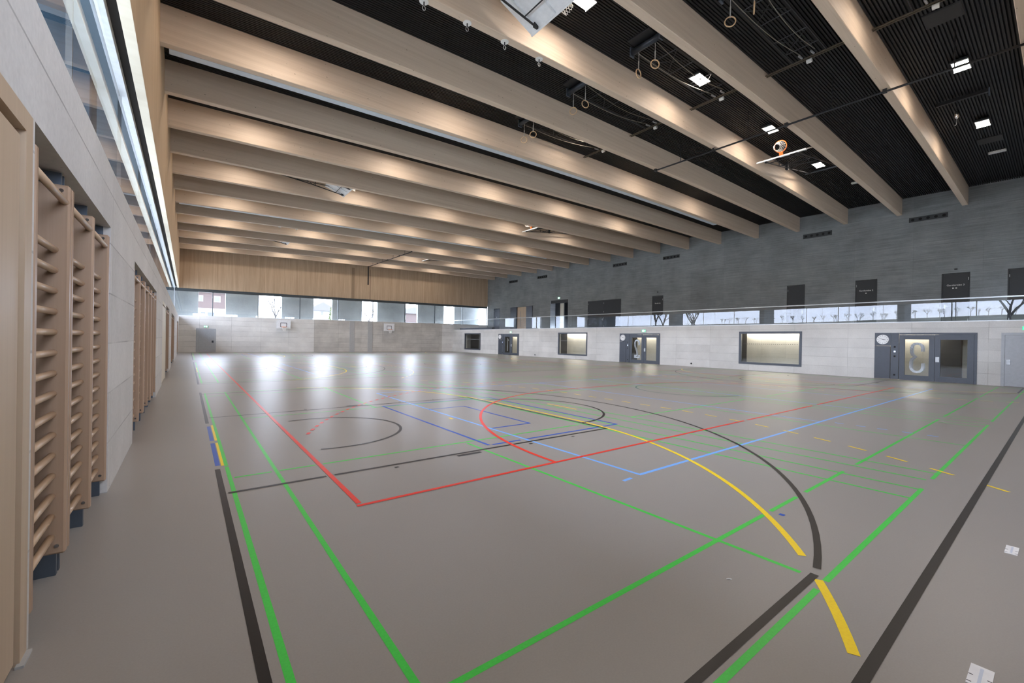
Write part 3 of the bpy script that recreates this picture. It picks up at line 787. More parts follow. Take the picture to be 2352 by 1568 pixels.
# exit signs
def exit_sign(loc, wdt, hgt, label, axis='x', drop=False):
    e = empty('exit_sign', loc, label, 'exit sign', 'green exit signs')
    if axis == 'x':
        B = lambda x0, x1, u0, u1, z0, z1: MB().box(x0, x1, u0, u1, z0, z1)
    else:
        B = lambda x0, x1, u0, u1, z0, z1: MB().box(u0, u1, x0, x1, z0, z1)
    B(-.06, 0, -wdt/2, wdt/2, -hgt/2, hgt/2).build('sign_case', M['whitepl'], e)
    B(-.064, -.06, -wdt/2 + .01, wdt/2 - .01, -hgt/2 + .01, hgt/2 - .01).build('sign_face', M['exit_green'], e)
    B(-.067, -.064, -.02, wdt/2 - .05, -hgt*.32, hgt*.32).build('running_figure', M['exit_white'], e)
    B(-.067, -.064, -wdt/2 + .04, -.06, -hgt*.25, hgt*.25).build('door_symbol', M['exit_white'], e)
exit_sign((XR, 36.12, 2.45), .33, .18, 'lit green exit sign above the farthest slate-blue double door')
exit_sign((XR, 19.48, 2.47), .36, .19, 'lit green exit sign above the middle slate-blue double door')
exit_sign((XR, .98, 2.45), .32, .17, 'lit green exit sign above the grey door at the right edge')
exit_sign((XU, 34.45, 6.38), .36, .22, 'lit green exit sign above the deep balcony doorway')
exit_sign((1.37, YF, 2.37), .32, .17, 'lit green exit sign above the grey door in the far wall', 'y')

for i, (y, z) in enumerate(((15.65, .21), (32.14, .18))):
    o = MB().tube([(XR - .02, y, z), (XR, y, z)], .06, 16).build('wall_socket', M['shadowgap'])
    tag(o, ('black round socket low on the concrete wall left of the wide inner window', 'black round socket low on the concrete wall between the farther doors')[i], 'socket', 'sockets in the concrete wall')
    MB().tube([(XR - .024, y, z), (XR - .02, y, z)], .04, 16).build('socket_cover', M['doorblack'], o)

# ------------------------------------------------------------------ balcony glass rail
gr = empty('glass_railing', (XR + .08, 0, BAL), 'long frameless glass railing with a steel handrail on the balcony edge', 'railing')
gx = XR + .08
zr = lambda y: 3.80 + .0042 * y
jn = [YN, .25, 3.18, 5.6, 8.16, 11.0, 14.1, 16.02, 17.89, 20.6, 23.28, 26.17, 29.07, 32.05, 35.02, 38.0, 41.0, 44.2, 47.4, YF - .25]
for a, b in zip(jn[:-1], jn[1:]):
    m = MB(); c, d = a + .006, b - .006
    m.v = [(gx + t, y, z) for t in (0, .018) for y, z in ((c, BAL + .01), (d, BAL + .01), (d, zr(d) - .03), (c, zr(c) - .03))]
    m.f = [(0, 3, 2, 1), (0, 1, 5, 4), (1, 2, 6, 5), (2, 3, 7, 6), (3, 0, 4, 7)]
    part(m, 'glass_pane', M['glass_rail'], gr)
part(MB().tube([(gx + .009, y, zr(y)) for y in (YN, 20, YF - .25)], .028, 10), 'handrail', M['alu'], gr, True)
part(MB().box(XR + .0, XR + .16, YN, YF - .2, BAL, BAL + .03), 'base_channel', M['alu'], gr)
en = MB().box(28.3, 28.7, 40.9, 48.3, BAL, BAL + .26, .01).build('floor_duct', M['navy'])
tag(en, 'low dark grey box lying on the balcony floor behind the far glass', 'box')

# ------------------------------------------------------------------ left wall equipment
def wall_bars(y_list, label):
    n = len(y_list) - 1
    e = empty('wall_bars', (XL, y_list[0], 0), label, 'wall bars', 'wooden wall bars in the left niches')
    y0 = y_list[0]
    for y in y_list:
        up = MB().box(-.2, -.005, y - y0 - .03, y - y0 + .03, .14, 2.57, .012).build('upright', M['bars'], e)
        for z in (.16, 2.54):
            d = 1 if z > 1 else -1
            MB().box(-.19, -.05, y - y0 - .012, y - y0 + .012, z - .05, z + (.11 if d > 0 else .0)).build('bracket', M['bluesteel'], up) if d > 0 else MB().box(-.19, -.05, y - y0 - .02, y - y0 + .02, .0, .15).build('bracket', M['bluesteel'], up)
        MB().tube([(-.045, y - y0 - .04, .2), (-.045, y - y0 + .04, .2)], .012, 10).build('bolt', M['chrome'], up)
        MB().tube([(-.045, y - y0 - .04, 2.53), (-.045, y - y0 + .04, 2.53)], .012, 10).build('bolt', M['chrome'], up)
    zs = [2.46] + [2.14 - .1345 * k for k in range(15)]
    for a, b in zip(y_list[:-1], y_list[1:]):
        for j, z in enumerate(zs):
            x = -.075 if j else -.03
            MB().tube([(x, a - y0 + .01, z), (x, b - y0 - .01, z)], .021, 12).build('rung', M['rung'], e, True)
    return e
wall_bars([3.25, 4.05], 'wooden wall bars at the left edge of the photo beside the wooden door')
wall_bars([4.125, 4.95, 5.79], 'wooden wall bars nearest to the bare concrete strip on the left')
wall_bars([8.4, 9.38, 10.36], 'wooden wall bars at the near end of the second niche')
wall_bars([10.44, 11.36, 12.23], 'wooden wall bars in the middle of the second niche')
wall_bars([12.31, 13.1, 13.93], 'wooden wall bars at the far end of the second niche')
wall_bars([20.15, 21.7, 23.25], 'wooden wall bars in the third niche beyond the cream door')
wall_bars([26.95, 28.8, 30.6, 32.35], 'wooden wall bars in the fourth niche')
wall_bars([41.55, 43.3, 45.05], 'wooden wall bars in the fifth niche near the far corner')

e = empty('door_15', (XL, 0, 0), 'wooden store door in a wooden frame at the left edge of the photo', 'door', kind='structure')
part(MB().box(XL - .2, XL, 3.03, 3.14, 0, ZN).box(XL - .2, XL, YN + .02, 3.03, 2.56, ZN), 'door_frame', M['door_wood'], e)
part(MB().box(XL - .12, XL - .012, YN + .02, 2.995, .03, 2.525, .004), 'door_leaf', M['door_wood'], e)
part(MB().box(XL - .2, XL - .15, YN + .02, 3.03, 0, 2.56), 'shadow_gap', M['shadowgap'], e)
part(MB().box(XL - .01, XL + .02, 3.0, 3.14, 0, .012), 'threshold', M['greypad'], e)
e = empty('door_16', (XL, 17.2, 0), 'cream store door between the second and third niches on the left', 'door', kind='structure')
part(MB().box(XL - .2, XL, 17.2, 17.32, 0, ZN).box(XL - .2, XL, 19.83, 19.95, 0, ZN).box(XL - .2, XL, 17.32, 19.83, 2.56, ZN), 'door_frame', M['door_cream'], e)
part(MB().box(XL - .12, XL - .01, 17.35, 19.8, .04, 2.53, .004), 'door_leaf', M['door_cream'], e)
part(MB().box(XL - .2, XL - .15, 17.3, 19.85, 0, 2.56), 'shadow_gap', M['shadowgap'], e)

# ------------------------------------------------------------------ lamps
LX = [2.0, 7.55, 13.0, 18.35, 23.75]
LB = [i for i in range(0, 17, 2)]             # lit bays: between beam i and beam i+1
lamp0 = None
def make_lamp():
    e = empty('ceiling_lamp', (0, 0, 0), 'x', 'lamp', 'square ceiling lamps between the beams')
    MB().box(-.36, .36, -.2, .2, -.02, .05, .008).build('lamp_housing', M['blackmetal'], e)
    MB().quad((-.32, -.17, -.022), (.32, -.17, -.022), (.32, .17, -.022), (-.32, .17, -.022)).build('diffuser', M['lamp'], e)
    dd = e.children
    MB().box(-.345, -.32, -.185, .185, -.045, -.018).build('lamp_rim', M['alu'], e); MB().box(.32, .345, -.185, .185, -.045, -.018).build('lamp_rim', M['alu'], e)
    MB().tube([(-.25, 0, .05), (-.25, 0, .14)], .012, 6).build('hanger', M['blackmetal'], e)
    MB().tube([(.25, 0, .05), (.25, 0, .14)], .012, 6).build('hanger', M['blackmetal'], e)
    return e
ROW = ['left wall', 'left wall', 'left wall', 'left wall', 'left wall']
for bi, i in enumerate(LB):
    for xi, x in enumerate(LX):
        y = (BY[i] + BY[i + 1] - BW) / 2
        lab = 'bright rectangular ceiling lamp in the %s lit bay from the viewer, %s from the left' % (ORD[bi], ORD[xi])
        y -= .42 if i == 4 else .22 if i > 4 else 0.0
        loc = (x, y, zc(x, y) - (.015 if i == 4 else .07 if i > 4 else .13 if i == 0 else .08))
        if lamp0 is None:
            lamp0 = make_lamp(); lamp0['label'] = lab; lamp0.location = loc; index_children(lamp0)
        else: copy_thing(lamp0, loc, None, lab)

# emergency lights, speakers
for i, (x, y) in enumerate(((27.9, 1.95), (27.9, 6.8))):
    e = empty('emergency_light', (x, y, zc(x, y) - .02), ('small white emergency light on the black ceiling near the top right corner', 'small white emergency light on the black ceiling right of the second big beam')[i], 'light', 'emergency lights')
    MB().box(-.08, .08, -.26, .26, -.06, .03, .01).build('light_case', M['whitepl'], e)
    MB().box(-.06, .06, -.24, .24, -.064, -.06).build('light_cover', plain('opal_cover', (.6, .62, .64), .4), e)
for i, (x, y) in enumerate(((15.4, 2.06), (26.2, 2.04))):
    e = empty('ceiling_speaker', (x, y, zc(x, y)), ('flat black square speaker panel on the slatted ceiling above the lamp', 'flat black square speaker panel on the ceiling near the upper right corner')[i], 'speaker', 'black ceiling panels')
    MB().box(-.36, .36, -.36, .36, -.03, .04, .01).build('speaker_frame', M['blackmetal'], e)
    MB().box(-.33, .33, -.33, .33, -.036, -.03).build('speaker_grille', plain('grille', (.03, .03, .03), .7), e)

# ------------------------------------------------------------------ gymnastic ring hoists
RX0, RX1 = 10.2, 14.4
RTW = {0: (-.9, -.2), 1: (-.95, .45), 2: (.05, -.6), 3: (-1.0, -.3), 4: (-.9, -.8)}
def ring_hoist(i, label):
    y = (BY[i] + BY[i + 1] - BW) / 2; ya, yb = BY[i], BY[i + 1] - BW
    z0 = zc(RX0, y) - .11
    e = empty('ring_hoist', (RX0, y, z0), label, 'gymnastic rings', 'gymnastic ring hoists between the beams')
    L = RX1 - RX0; sl = zc(RX1, y) - zc(RX0, y)
    MB().tube([(-.05, -.46, -.03), (-.05, .46, -.03)], .085, 16).build('drum', M['motor'], e, True)
    MB().box(-.42, .02, -.36, .36, .06, .16, .01).build('motor_box', M['blackmetal'], e)
    for s_ in (-.5, .45): MB().box(-.13, .04, s_, s_ + .05, -.15, .12, .008).build('end_plate', M['bluesteel'], e)
    for s_ in (-.42, .42):
        MB().tube([(0, s_, 0), (L, s_, sl)], .026, 6).build('rail', M['blackmetal'], e)
    for t in (.2, .42, .66, .86):
        MB().tube([(L * t, -.42, sl * t), (L * t, .42, sl * t)], .014, 6).build('cross_bar', M['blackmetal'], e)
    for t in (.2, .66):
        MB().tube([(L * t, -.42, sl * t), (L * (t + .2), .42, sl * (t + .2))], .01, 6).tube([(L * t, .42, sl * t), (L * (t + .2), -.42, sl * (t + .2))], .01, 6).build('brace', M['blackmetal'], e)
    for s_ in (-.3, .3):
        pts = [(.05 + (L - .35) * t, s_ + (.06 if s_ < 0 else -.18) * t, -.1 - .2 * math.sin(PI * t) * (1 if s_ < 0 else .7) + sl * t + .06 * t) for t in [k / 14 for k in range(15)]]
        MB().tube(pts, .011, 6).build('rope', M['rope'], e, True)
        MB().tube([(L - .32, s_ * .5, sl - .06), (L - .1, s_ * .5, sl - .03)], .03, 8).build('pulley', M['steel'], e)
    for s_, tw in ((-.27, RTW[i][1]), (.27, RTW[i][0])):
        rg = MB().tube([(.118 * math.cos(a) * math.cos(tw), .118 * math.cos(a) * math.sin(tw) + 0, .118 * math.sin(a)) for a in [2 * PI * k / 28 for k in range(28)]], .015, 10, closed=True)
        rg.xf(Matrix.Translation((0, s_, -.70)))
        r = rg.build('ring', M['ringwood'], e, True)
        st = MB().tube([(0, s_, -.06), (0, s_, -.36)], .008, 6).tube([(0, s_ - .006, -.34), (-.02, s_ - .012, -.59)], .012, 6).tube([(0, s_ + .006, -.34), (.02, s_ + .012, -.59)], .012, 6)
        st.build('strap', M['strap'], r)
    zz = sl - .0
    for xx in (.03, .12): MB().box(L + xx, L + xx + .03, ya - y, yb - y, zz - .015, zz + .015).build('batten', M['brass'], e)
    MB().tube([(L + .08, -.05, zz - .1), (L + .08, .08, zz - .1)], .06, 12).build('pulley', M['whitepl'], e)
    return e
for i, lab in ((0, 'ring hoist cut off by the top edge, above the bright lamp at the top right'), (1, 'ring hoist with two wooden rings at the top edge of the photo'), (2, 'ring hoist with two rings and a glaring lamp behind its frame'), (3, 'ring hoist with two rings over the unlit dark bay'), (4, 'ring hoist with two rings farthest from the viewer')):
    ring_hoist(i, lab)

# rope hoist with hook in the first bay
x, y = 20.9, 2.3; z = zc(x, y)
e = empty('ceiling_winch', (x, y, z - .1), 'dark ceiling winch bar with a hanging steel hook at the upper right', 'hoist')
MB().box(-.05, .05, -.62, .62, -.08, .04, .01).build('winch_bar', M['blackmetal'], e)
MB().box(-.05, .05, -.66, -.62, -.2, .06).build('end_plate', M['bluesteel'], e)
MB().tube([(0, .1, -.08), (0, .1, -.42)], .012, 6).build('chain', M['blackmetal'], e)
MB().tube([(0, .1, -.42), (0, .1, -.5), (0, .1, -.62), (0, .1, -.68)], [.03, .06, .055, .02], 12).build('hook_block', M['chrome'], e, True)
MB().tube([(0, .1, -.68), (0, .1, -.85), (0, .13, -.9), (0, .16, -.88)], .01, 8).build('hook', M['steel'], e, True)

# ------------------------------------------------------------------ black pipes hung under the beams
def pipe(x, y0, y1, beams, rods, label, post=False):
    f = lambda y: zb(x, y) - .07
    e = empty('hanging_pipe', (x, y0, f(y0)), label, 'pipe', 'black pipes under the beams')
    O = Vector(e.location)
    T = lambda m: m.xf(Matrix.Translation(-O))
    T(MB().tube([(x, y, f(y)) for y in (y0, (y0 + y1) / 2, y1)], .032, 10)).build('pipe_tube', M['blackmetal'], e, True)
    for b in beams:
        yy = BY[b] - BW / 2
        T(MB().box(x - .05, x + .05, yy - .05, yy + .05, f(yy) - .04, zb(x, yy) + .0)).build('clamp', M['blackmetal'], e)
    for yy in rods:
        T(MB().tube([(x, yy, f(yy)), (x, yy, zc(x, yy) + .05)], .014, 8)).build('rod', M['blackmetal'], e)
    if post:
        T(MB().box(x - .06, x + .06, y1 - .05, y1 + .05, 7.45, f(y1), .01)).build('post', M['blackmetal'], e)
pipe(16.45, -.3, 11.28, (0, 1, 2, 3, 4), (1.95, 4.7, 7.3, 10.0), 'long black pipe hung under the beams at the right of the ceiling')
pipe(15.85, 35.6, 47.1, (13, 14, 15, 16, 17), (37.2, 40.0, 42.8, 45.7), 'black pipe with a drop post hung under the farthest beams', True)

# ceiling hooks under a beam
for i, x in enumerate((4.03, 5.13, 6.22, 7.36)):
    e = empty('ceiling_hook', (x, BY[3] - .05, zb(x, BY[3])), '%s hook plate under the near beam, counted from the left' % ORD[i], 'hook', 'hook plates under the near beam')
    MB().tube([(0, 0, -.012), (0, 0, .004)], .1, 20).build('hook_plate', M['whitepl'], e)
    MB().tube([(0, .0, -.01), (0, 0, -.1)], .014, 8).build('shackle', M['blackmetal'], e)
    MB().tube([(.035 * math.sin(a), 0, -.145 + .05 * math.cos(a)) for a in [2 * PI * k / 16 for k in range(16)]], .008, 6, closed=True).build('eye_ring', M['steel'], e, True)
for i, x in enumerate((5.0, 6.05)):
    e = empty('ceiling_hook', (x, BY[12] - .05, zb(x, BY[12])), ('left', 'right')[i] + ' one of two small hook plates under a far beam', 'hook', 'hook plates under a far beam')
    MB().tube([(0, 0, -.012), (0, 0, .004)], .1, 16).build('hook_plate', M['whitepl'], e)
    MB().tube([(0, 0, -.01), (0, 0, -.12)], .014, 6).build('shackle', M['steel'], e)

# folded divider curtains tucked behind beams
for k, b in enumerate((5, 11)):
    y0, y1 = BY[b] + .01, BY[b] + .26
    e = empty('divider_curtain', (-.5, y0, zb(-.5, BY[b])), ('grey-blue divider curtain folded up behind the beam in the front of the hall', 'grey-blue divider curtain folded up behind a beam in the back of the hall')[k], 'curtain', 'folded divider curtains')
    m = MB(); O = Vector(e.location)
    K = 10
    for q in range(K + 1):
        x = -.45 + (XR + .25) * q / K; z = zb(x, BY[b]) + .005 - O.z
        m.v += [(x - O.x, y0 - O.y, z), (x - O.x, y1 - O.y, z), (x - O.x, y1 - O.y, z + .9), (x - O.x, y0 - O.y, z + .9)]
    for q in range(K):
        for i in range(4):
            j = (i + 1) % 4; m.f.append((4*q + i, 4*q + j, 4*q + 4 + j, 4*q + 4 + i))
    m.f += [(3, 2, 1, 0), (4*K, 4*K + 1, 4*K + 2, 4*K + 3)]
    m.build('curtain_pack', M['curtain'], e)

# ------------------------------------------------------------------ basketball hoops
def board_parts(e, Mx, w=1.8, h=1.05, back=True):
    """board faces +X, bottom edge at z=0, centred on y=0"""
    b = MB().box(-.02, .02, -w/2, w/2, 0, h, .006).xf(Mx).build('backboard', M['white'], e)
    t = MB().box(.021, .024, -.295, .295, .13, .18).box(.021, .024, -.295, .295, .53, .58).box(.021, .024, -.295, -.245, .18, .53).box(.021, .024, .245, .295, .18, .53)
    t.xf(Mx).build('target_square', M['ink'], b)
    pad = MB().box(-.03, .03, -w/2 - .015, w/2 + .015, -.02, .03, .005).xf(Mx).build('edge_pad', M['white'], b)
    if back:
        MB().box(-.05, -.02, -w/2 + .25, -w/2 + .29, .05, h - .05).box(-.05, -.02, w/2 - .29, w/2 - .25, .05, h - .05).box(-.05, -.02, -.02, .02, .05, h - .05).xf(Mx).build('back_rib', M['alu'], b)
    R_ = .225; cx = .38; zz = .15
    rim = MB().tube([(cx + R_ * math.cos(a), R_ * math.sin(a), zz) for a in [2 * PI * k / 32 for k in range(32)]], .02, 10, closed=True)
    rim.box(.02, cx - R_ + .01, -.07, .07, zz - .05, zz + .015, .004)
    r = rim.xf(Mx).build('rim', M['orange'], e)
    n = MB(); N = 12
    rad = lambda t: R_ * (1 - .48 * t ** .8)
    for k in range(N):
        for sgn in (1, -1):
            pts = []
            for q in range(7):
                t = q / 6; a = 2 * PI * (k + sgn * .5 * q) / N
                pts.append((cx + rad(t) * math.cos(a), rad(t) * math.sin(a), zz - .42 * t))
            n.tube(pts, .0065, 5)
    n.xf(Mx).build('net', M['net'], r)

def wall_hoop(x, z, label):
    e = empty('mounted_basketball_hoop', (x, YF - .004, z), label, 'basketball hoop', 'basketball hoops on the far wall')
    Mx = Matrix.Translation((0, -.3, 0)) @ Matrix.Rotation(-PI / 2, 4, 'Z')
    board_parts(e, Mx, 1.27, .84, False)
    MB().box(-.5, -.44, -.28, 0, .1, .16).box(.44, .5, -.28, 0, .1, .16).box(-.5, -.44, -.28, 0, .66, .72).box(.44, .5, -.28, 0, .66, .72).build('wall_bracket', M['greypad'], e)
wall_hoop(7.77, 2.4, 'white wall basketball hoop on the far wall nearer to the grey door')
wall_hoop(18.82, 2.45, 'white wall basketball hoop on the far wall right of the grey cover strips')

def swing_hoop(i, right, label):
    y = (BY[i] + BY[i + 1] - BW) / 2
    if i == 2: y = 7.27
    xb = 19.3 if right else 6.72
    z = zb0(xb, y) + (.30 if i == 2 else .28)
    e = empty('swing_hoop', (xb, y, z), label, 'basketball hoop', 'ceiling basketball hoops folded up')
    Mx = Matrix.Rotation(math.radians(-69), 4, 'Y')
    G = Matrix.Rotation(PI, 4, 'Z') if right else Matrix.Identity(4)
    board_parts(e, G @ Mx)
    T = lambda m: m.xf(G)
    ztop = zc(xb, y) - z
    hx = -5.2
    for s_ in (-.6, .6):
        T(MB().tube([(hx, s_, ztop - .15), (-1.6, s_, .20), (-.12, s_, -.02)], .025, 8)).build('main_arm', M['blackmetal'], e)
        T(MB().tube([(-2.6, s_, .2 + (ztop - .35) * 1.0 / 3.6), (-.7, s_, .30)], .016, 6).tube([(-1.5, s_, .36), (-1.5, s_, .16)], .016, 6)).build('strut', M['blackmetal'], e)
        T(MB().box(-.2, -.08, s_ - .03, s_ + .03, -.05, .08)).build('board_clamp', M['blackmetal'], e)
    for xx, zz in ((-3.6, .20 + (ztop - .35) * 2.0 / 3.6), (-2.4, .20 + (ztop - .35) * .8 / 3.6), (-1.6, .20), (-.5, .04)):
        T(MB().tube([(xx, -.6, zz), (xx, .6, zz)], .016, 6)).build('cross_bar', M['blackmetal'], e)
    m = MB().tube([(-1.6, -.6, .2), (-2.9, .6, .2 + (ztop - .35) * 1.3 / 3.6)], .012, 6).tube([(-1.6, .6, .2), (-2.9, -.6, .2 + (ztop - .35) * 1.3 / 3.6)], .012, 6)
    T(m).build('brace', M['blackmetal'], e)
    T(MB().box(-2.45, -2.32, -.66, -.56, .25, .6)).build('spring_box', M['blackmetal'], e)
    T(MB().tube([(hx, -.8, ztop - .12), (hx, .8, ztop - .12)], .05, 10)).build('hinge_tube', M['motor'], e)
    for s_ in (-.6, .6): T(MB().box(hx - .06, hx + .06, s_ - .05, s_ + .05, ztop - .16, ztop + .04)).build('ceiling_bracket', M['blackmetal'], e)
    T(MB().tube([(hx + 1.6, 0, ztop - .1), (-.6, 0, .38)], .006, 5)).build('lift_cable', M['steel'], e)
swing_hoop(2, False, 'folded-up ceiling basketball hoop with white board at the top edge')
swing_hoop(2, True, 'folded-up ceiling basketball hoop with orange rim among the lamps at the upper right')
swing_hoop(8, False, 'folded-up ceiling basketball hoop with white board in the middle of the left beams')
swing_hoop(8, True, 'folded-up ceiling basketball hoop seen edge on below the middle beams')
swing_hoop(14, False, 'small folded-up ceiling basketball hoop at the far left beams')
swing_hoop(14, True, 'small folded-up ceiling basketball hoop right of the far hanging pipe')

# ------------------------------------------------------------------ bits on the floor
for i, (cs_, ang) in enumerate((((5.215, .245), 0), ((3.08, .235), 0))):
    hw, hd_ = ((.1, .034), (.1, .04))[i]
    e = empty('paper_tag', (cs_[0], cs_[1], 0), ('white paper tag lying on the floor at the right edge', 'white paper tag lying on the floor at the bottom edge')[i], 'paper tag', 'white tags on the floor')
    MB().box(-hw, hw, -hd_, hd_, .0, .004).build('paper', M['paper'], e)
    for sx in (-.8, -.1):
        for sy in (-.78, .78):
            MB().box(sx * hw - .003, sx * hw + .003, sy * hd_ - .008, sy * hd_ + .008, .004, .0045).build('dark_dash', M['ink'], e)  # dark dashes near the long edges of the tag
    MB().box(-hw * .8, hw * .8, -.006, .006, .004, .0044).build('pale_band', plain('pale_bluish', (.6, .65, .75), .6), e)  # pale bluish band along the middle of the tag
o = MB().tube([(2.93, 1.385, .004), (2.945, 1.375, .005), (2.952, 1.36, .004)], .0035, 6).build('paper_scrap', M['paper'])
tag(o, 'tiny white curl of paper on the floor beside the thick green line', 'scrap')

# ------------------------------------------------------------------ outside
g = MB(); g.box(-300, -1.3, -60, 160, 2.2, 2.55); g.box(-1.3, 120, 49.2, 160, 2.2, 2.55); g.box(-1.3, 120, -60, -1.0, 2.2, 2.55)
o = g.build('ground_outside', M['lawn']); tag(o, 'lawn outside the windows, made pale to bounce light upward', 'ground', kind='structure')
def house(x0, x1, y0, z0, zm, z1, wall_mat, label, wins, gable):
    e = empty('house', ((x0 + x1) / 2, y0, z0), label, 'house', 'houses outside the far window')
    O = Vector(e.location); T = lambda m: m.xf(Matrix.Translation(-O))
    T(MB().box(x0, x1, y0, y0 + 9, z0, zm)).build('ground_floor_wall', M['render'], e)
    m = MB(); xm = (x0 + x1) / 2
    m.box(x0, x1, y0, y0 + 9, zm, z1)
    T(m).build('upper_wall', wall_mat, e)
    m = MB(); n = 0
    for yy in (y0 - .4, y0 + 9.4): m.v += [(x0 - .5, yy, z1 - .1), (x1 + .5, yy, z1 - .1), (xm, yy, z1 + gable)]
    m.f = [(0, 1, 2), (5, 4, 3), (0, 2, 5, 3), (2, 1, 4, 5), (1, 0, 3, 4)]
    T(m).build('roof', M['roof'], e)
    for a, b, c, d in wins:
        f = T(MB().box(a, b, y0 - .05, y0 + .05, c, d)).build('house_window', M['render'], e)
        T(MB().box(a + .1, b - .1, y0 - .06, y0 - .04, c + .1, d - .1)).build('pane', M['pane'], f)
house(-4, 6.4, 85, 2.5, 5.95, 8.7, M['brick'], 'brown and white house seen through the far left window', [(1.4, 2.0, 7.0, 8.0), (3.4, 4.3, 7.0, 8.0), (1.6, 2.4, 4.6, 5.4), (2.5, 3.6, 4.6, 5.4)], 1.6)
house(19.2, 24.5, 92, 2.5, 5.6, 7.0, M['render'], 'pale house with a grey roof seen behind a conifer', [(21.4, 22.0, 5.9, 6.8)], 1.7)
house(38, 48, 95, 2.5, 5.4, 7.6, M['brick'], 'low house seen through the far right window', [(40, 41, 6, 7)], 1.5)

def tree_mesh(seed, h, spread):
    rnd = random.Random(seed); m = MB()
    def br(p, d, l, r, dep):
        q = p + d * l
        mid = p + d * l * .5 + Vector((rnd.uniform(-1, 1), rnd.uniform(-1, 1), rnd.uniform(-.3, .6))) * l * .07
        m.tube([p, mid, q], [r, r * .85, r * .65], 5 if dep > 2 else 4, cap=False)
        if dep == 0: return
        for k in range(3 if dep > 1 else 4):
            a = rnd.uniform(0, 2 * PI); t = rnd.uniform(.35, .8) * spread
            nd = (d + Vector((math.cos(a) * t, math.sin(a) * t, rnd.uniform(-.1, .35)))).normalized()
            s0 = p + (q - p) * (1 if k < 2 else rnd.uniform(.5, .95))
            br(s0, nd, l * rnd.uniform(.6, .82), r * .6, dep - 1)
    br(Vector((0, 0, 0)), Vector((0, 0, 1)), h * .3, h * .022, 4)
    return m.mesh('bare_crown')
def hill(x, y): return 2.5 + max(0, min(1, (-60 - x) / 50)) * (6.9 + 1.0 * max(0, min(1, (45 - y) / 30)))
hm = MB()
for a in range(9):
    for b in range(13):
        x, y = -60 - a * 8, -60 + b * 18
        hm.v.append((x, y, hill(x, y)))
for a in range(8):
    for b in range(12): hm.f.append((a * 13 + b, a * 13 + b + 1, a * 13 + b + 14, a * 13 + b + 13))
hl = hm.build('ground_hill', plain('winter_grass', (.055, .06, .035), .9, var=.3), None, True); tag(hl, 'grassy embankment beyond the left window, mirrored in the balcony glass', 'ground', kind='structure')
TM = [tree_mesh(3, 7, 1.0), tree_mesh(11, 7, 1.2), tree_mesh(29, 7, 1.1)]
for me in TM: me.materials.append(M['bark'])
def bare_tree(x, y, s, k, label, group):
    o = bpy.data.objects.new('bare_tree', TM[k % 3]); COL.objects.link(o)
    o.location = (x, y, 2.55 if x > -30 else hill(x, y) - .1); o.scale = (s, s, s); o.rotation_euler = (0, 0, random.uniform(0, 6))
    tag(o, label, 'tree', group); return o
bare_tree(25.4, 75, .85, 0, 'bare winter tree seen through the middle of the far window', 'trees outside the far window')
bare_tree(11.6, 80, 1.1, 1, 'bare winter tree behind the left hoop, seen through the far window', 'trees outside the far window')
bare_tree(36.0, 78, 1.2, 2, 'bare winter tree seen through the right part of the far window', 'trees outside the far window')
bare_tree(-7.5, 3.4, 1.15, 1, 'large bare winter tree mirrored at the right end of the balcony glass', 'trees outside the left window')
for j, (x, y, s) in enumerate(((-9, 36.5, 1.0), (-8.0, 41, 1.0), (-11, 44.5, 1.2), (-14, 39, 1.2))):
    bare_tree(x, y, s, j, 'one of the bare winter trees mirrored in the middle of the balcony glass', 'trees mirrored in the balcony glass')
for j in range(40):
    bare_tree(-112 + (j % 3) * 3, 4 + j * 2.0 + random.uniform(-.4, .4), random.uniform(.36, .5), j, 'bare winter tree in the distant row beyond the left window', 'distant row of trees')
def conifer(x, y, z, h, r, label):
    e = empty('conifer', (x, y, z), label, 'tree', 'evergreens outside the far window')
    MB().tube([(0, 0, 0), (0, 0, h * .9)], [.12, .03], 6).build('trunk', M['bark'], e)
    m = MB(); rnd = random.Random(5)
    for k in range(900):
        t = rnd.random() ** .8; a = rnd.uniform(0, 6.28); rr = r * (1 - t) ** .7 * rnd.uniform(.35, 1)
        p = Vector((rr * math.cos(a), rr * math.sin(a), .4 + t * (h - .4))); s_ = rnd.uniform(.12, .25)
        u = Vector((rnd.uniform(-1, 1), rnd.uniform(-1, 1), rnd.uniform(-.4, .8))).normalized() * s_; w_ = Vector((rnd.uniform(-1, 1), rnd.uniform(-1, 1), rnd.uniform(-1, 1))).normalized() * s_ * .6
        m.quad(p - u, p + w_, p + u, p - w_)
    m.build('foliage', M['leaf'], e)
conifer(20.3, 78, 2.55, 6.2, 1.1, 'yellow-green conifer standing before the pale house')
for j, (x, y) in enumerate(((-22, 20.8), (-24, 9.2), (-24, 7.0))):
    e = empty('light_pole', (x, y, 2.6), ('tall sports light pole mirrored left of the wide inner window', 'tall sports light pole mirrored right of the balcony middle', 'tall sports light pole mirrored near the second lettered door')[j], 'light pole', 'light poles outside the left window')
    MB().tube([(0, 0, 0), (0, 0, 7.2)], .05, 8).build('mast', M['pole'], e)
    MB().box(-.15, .15, -.5, .5, 7.1, 7.25, .02).build('light_head', M['pole'], e)

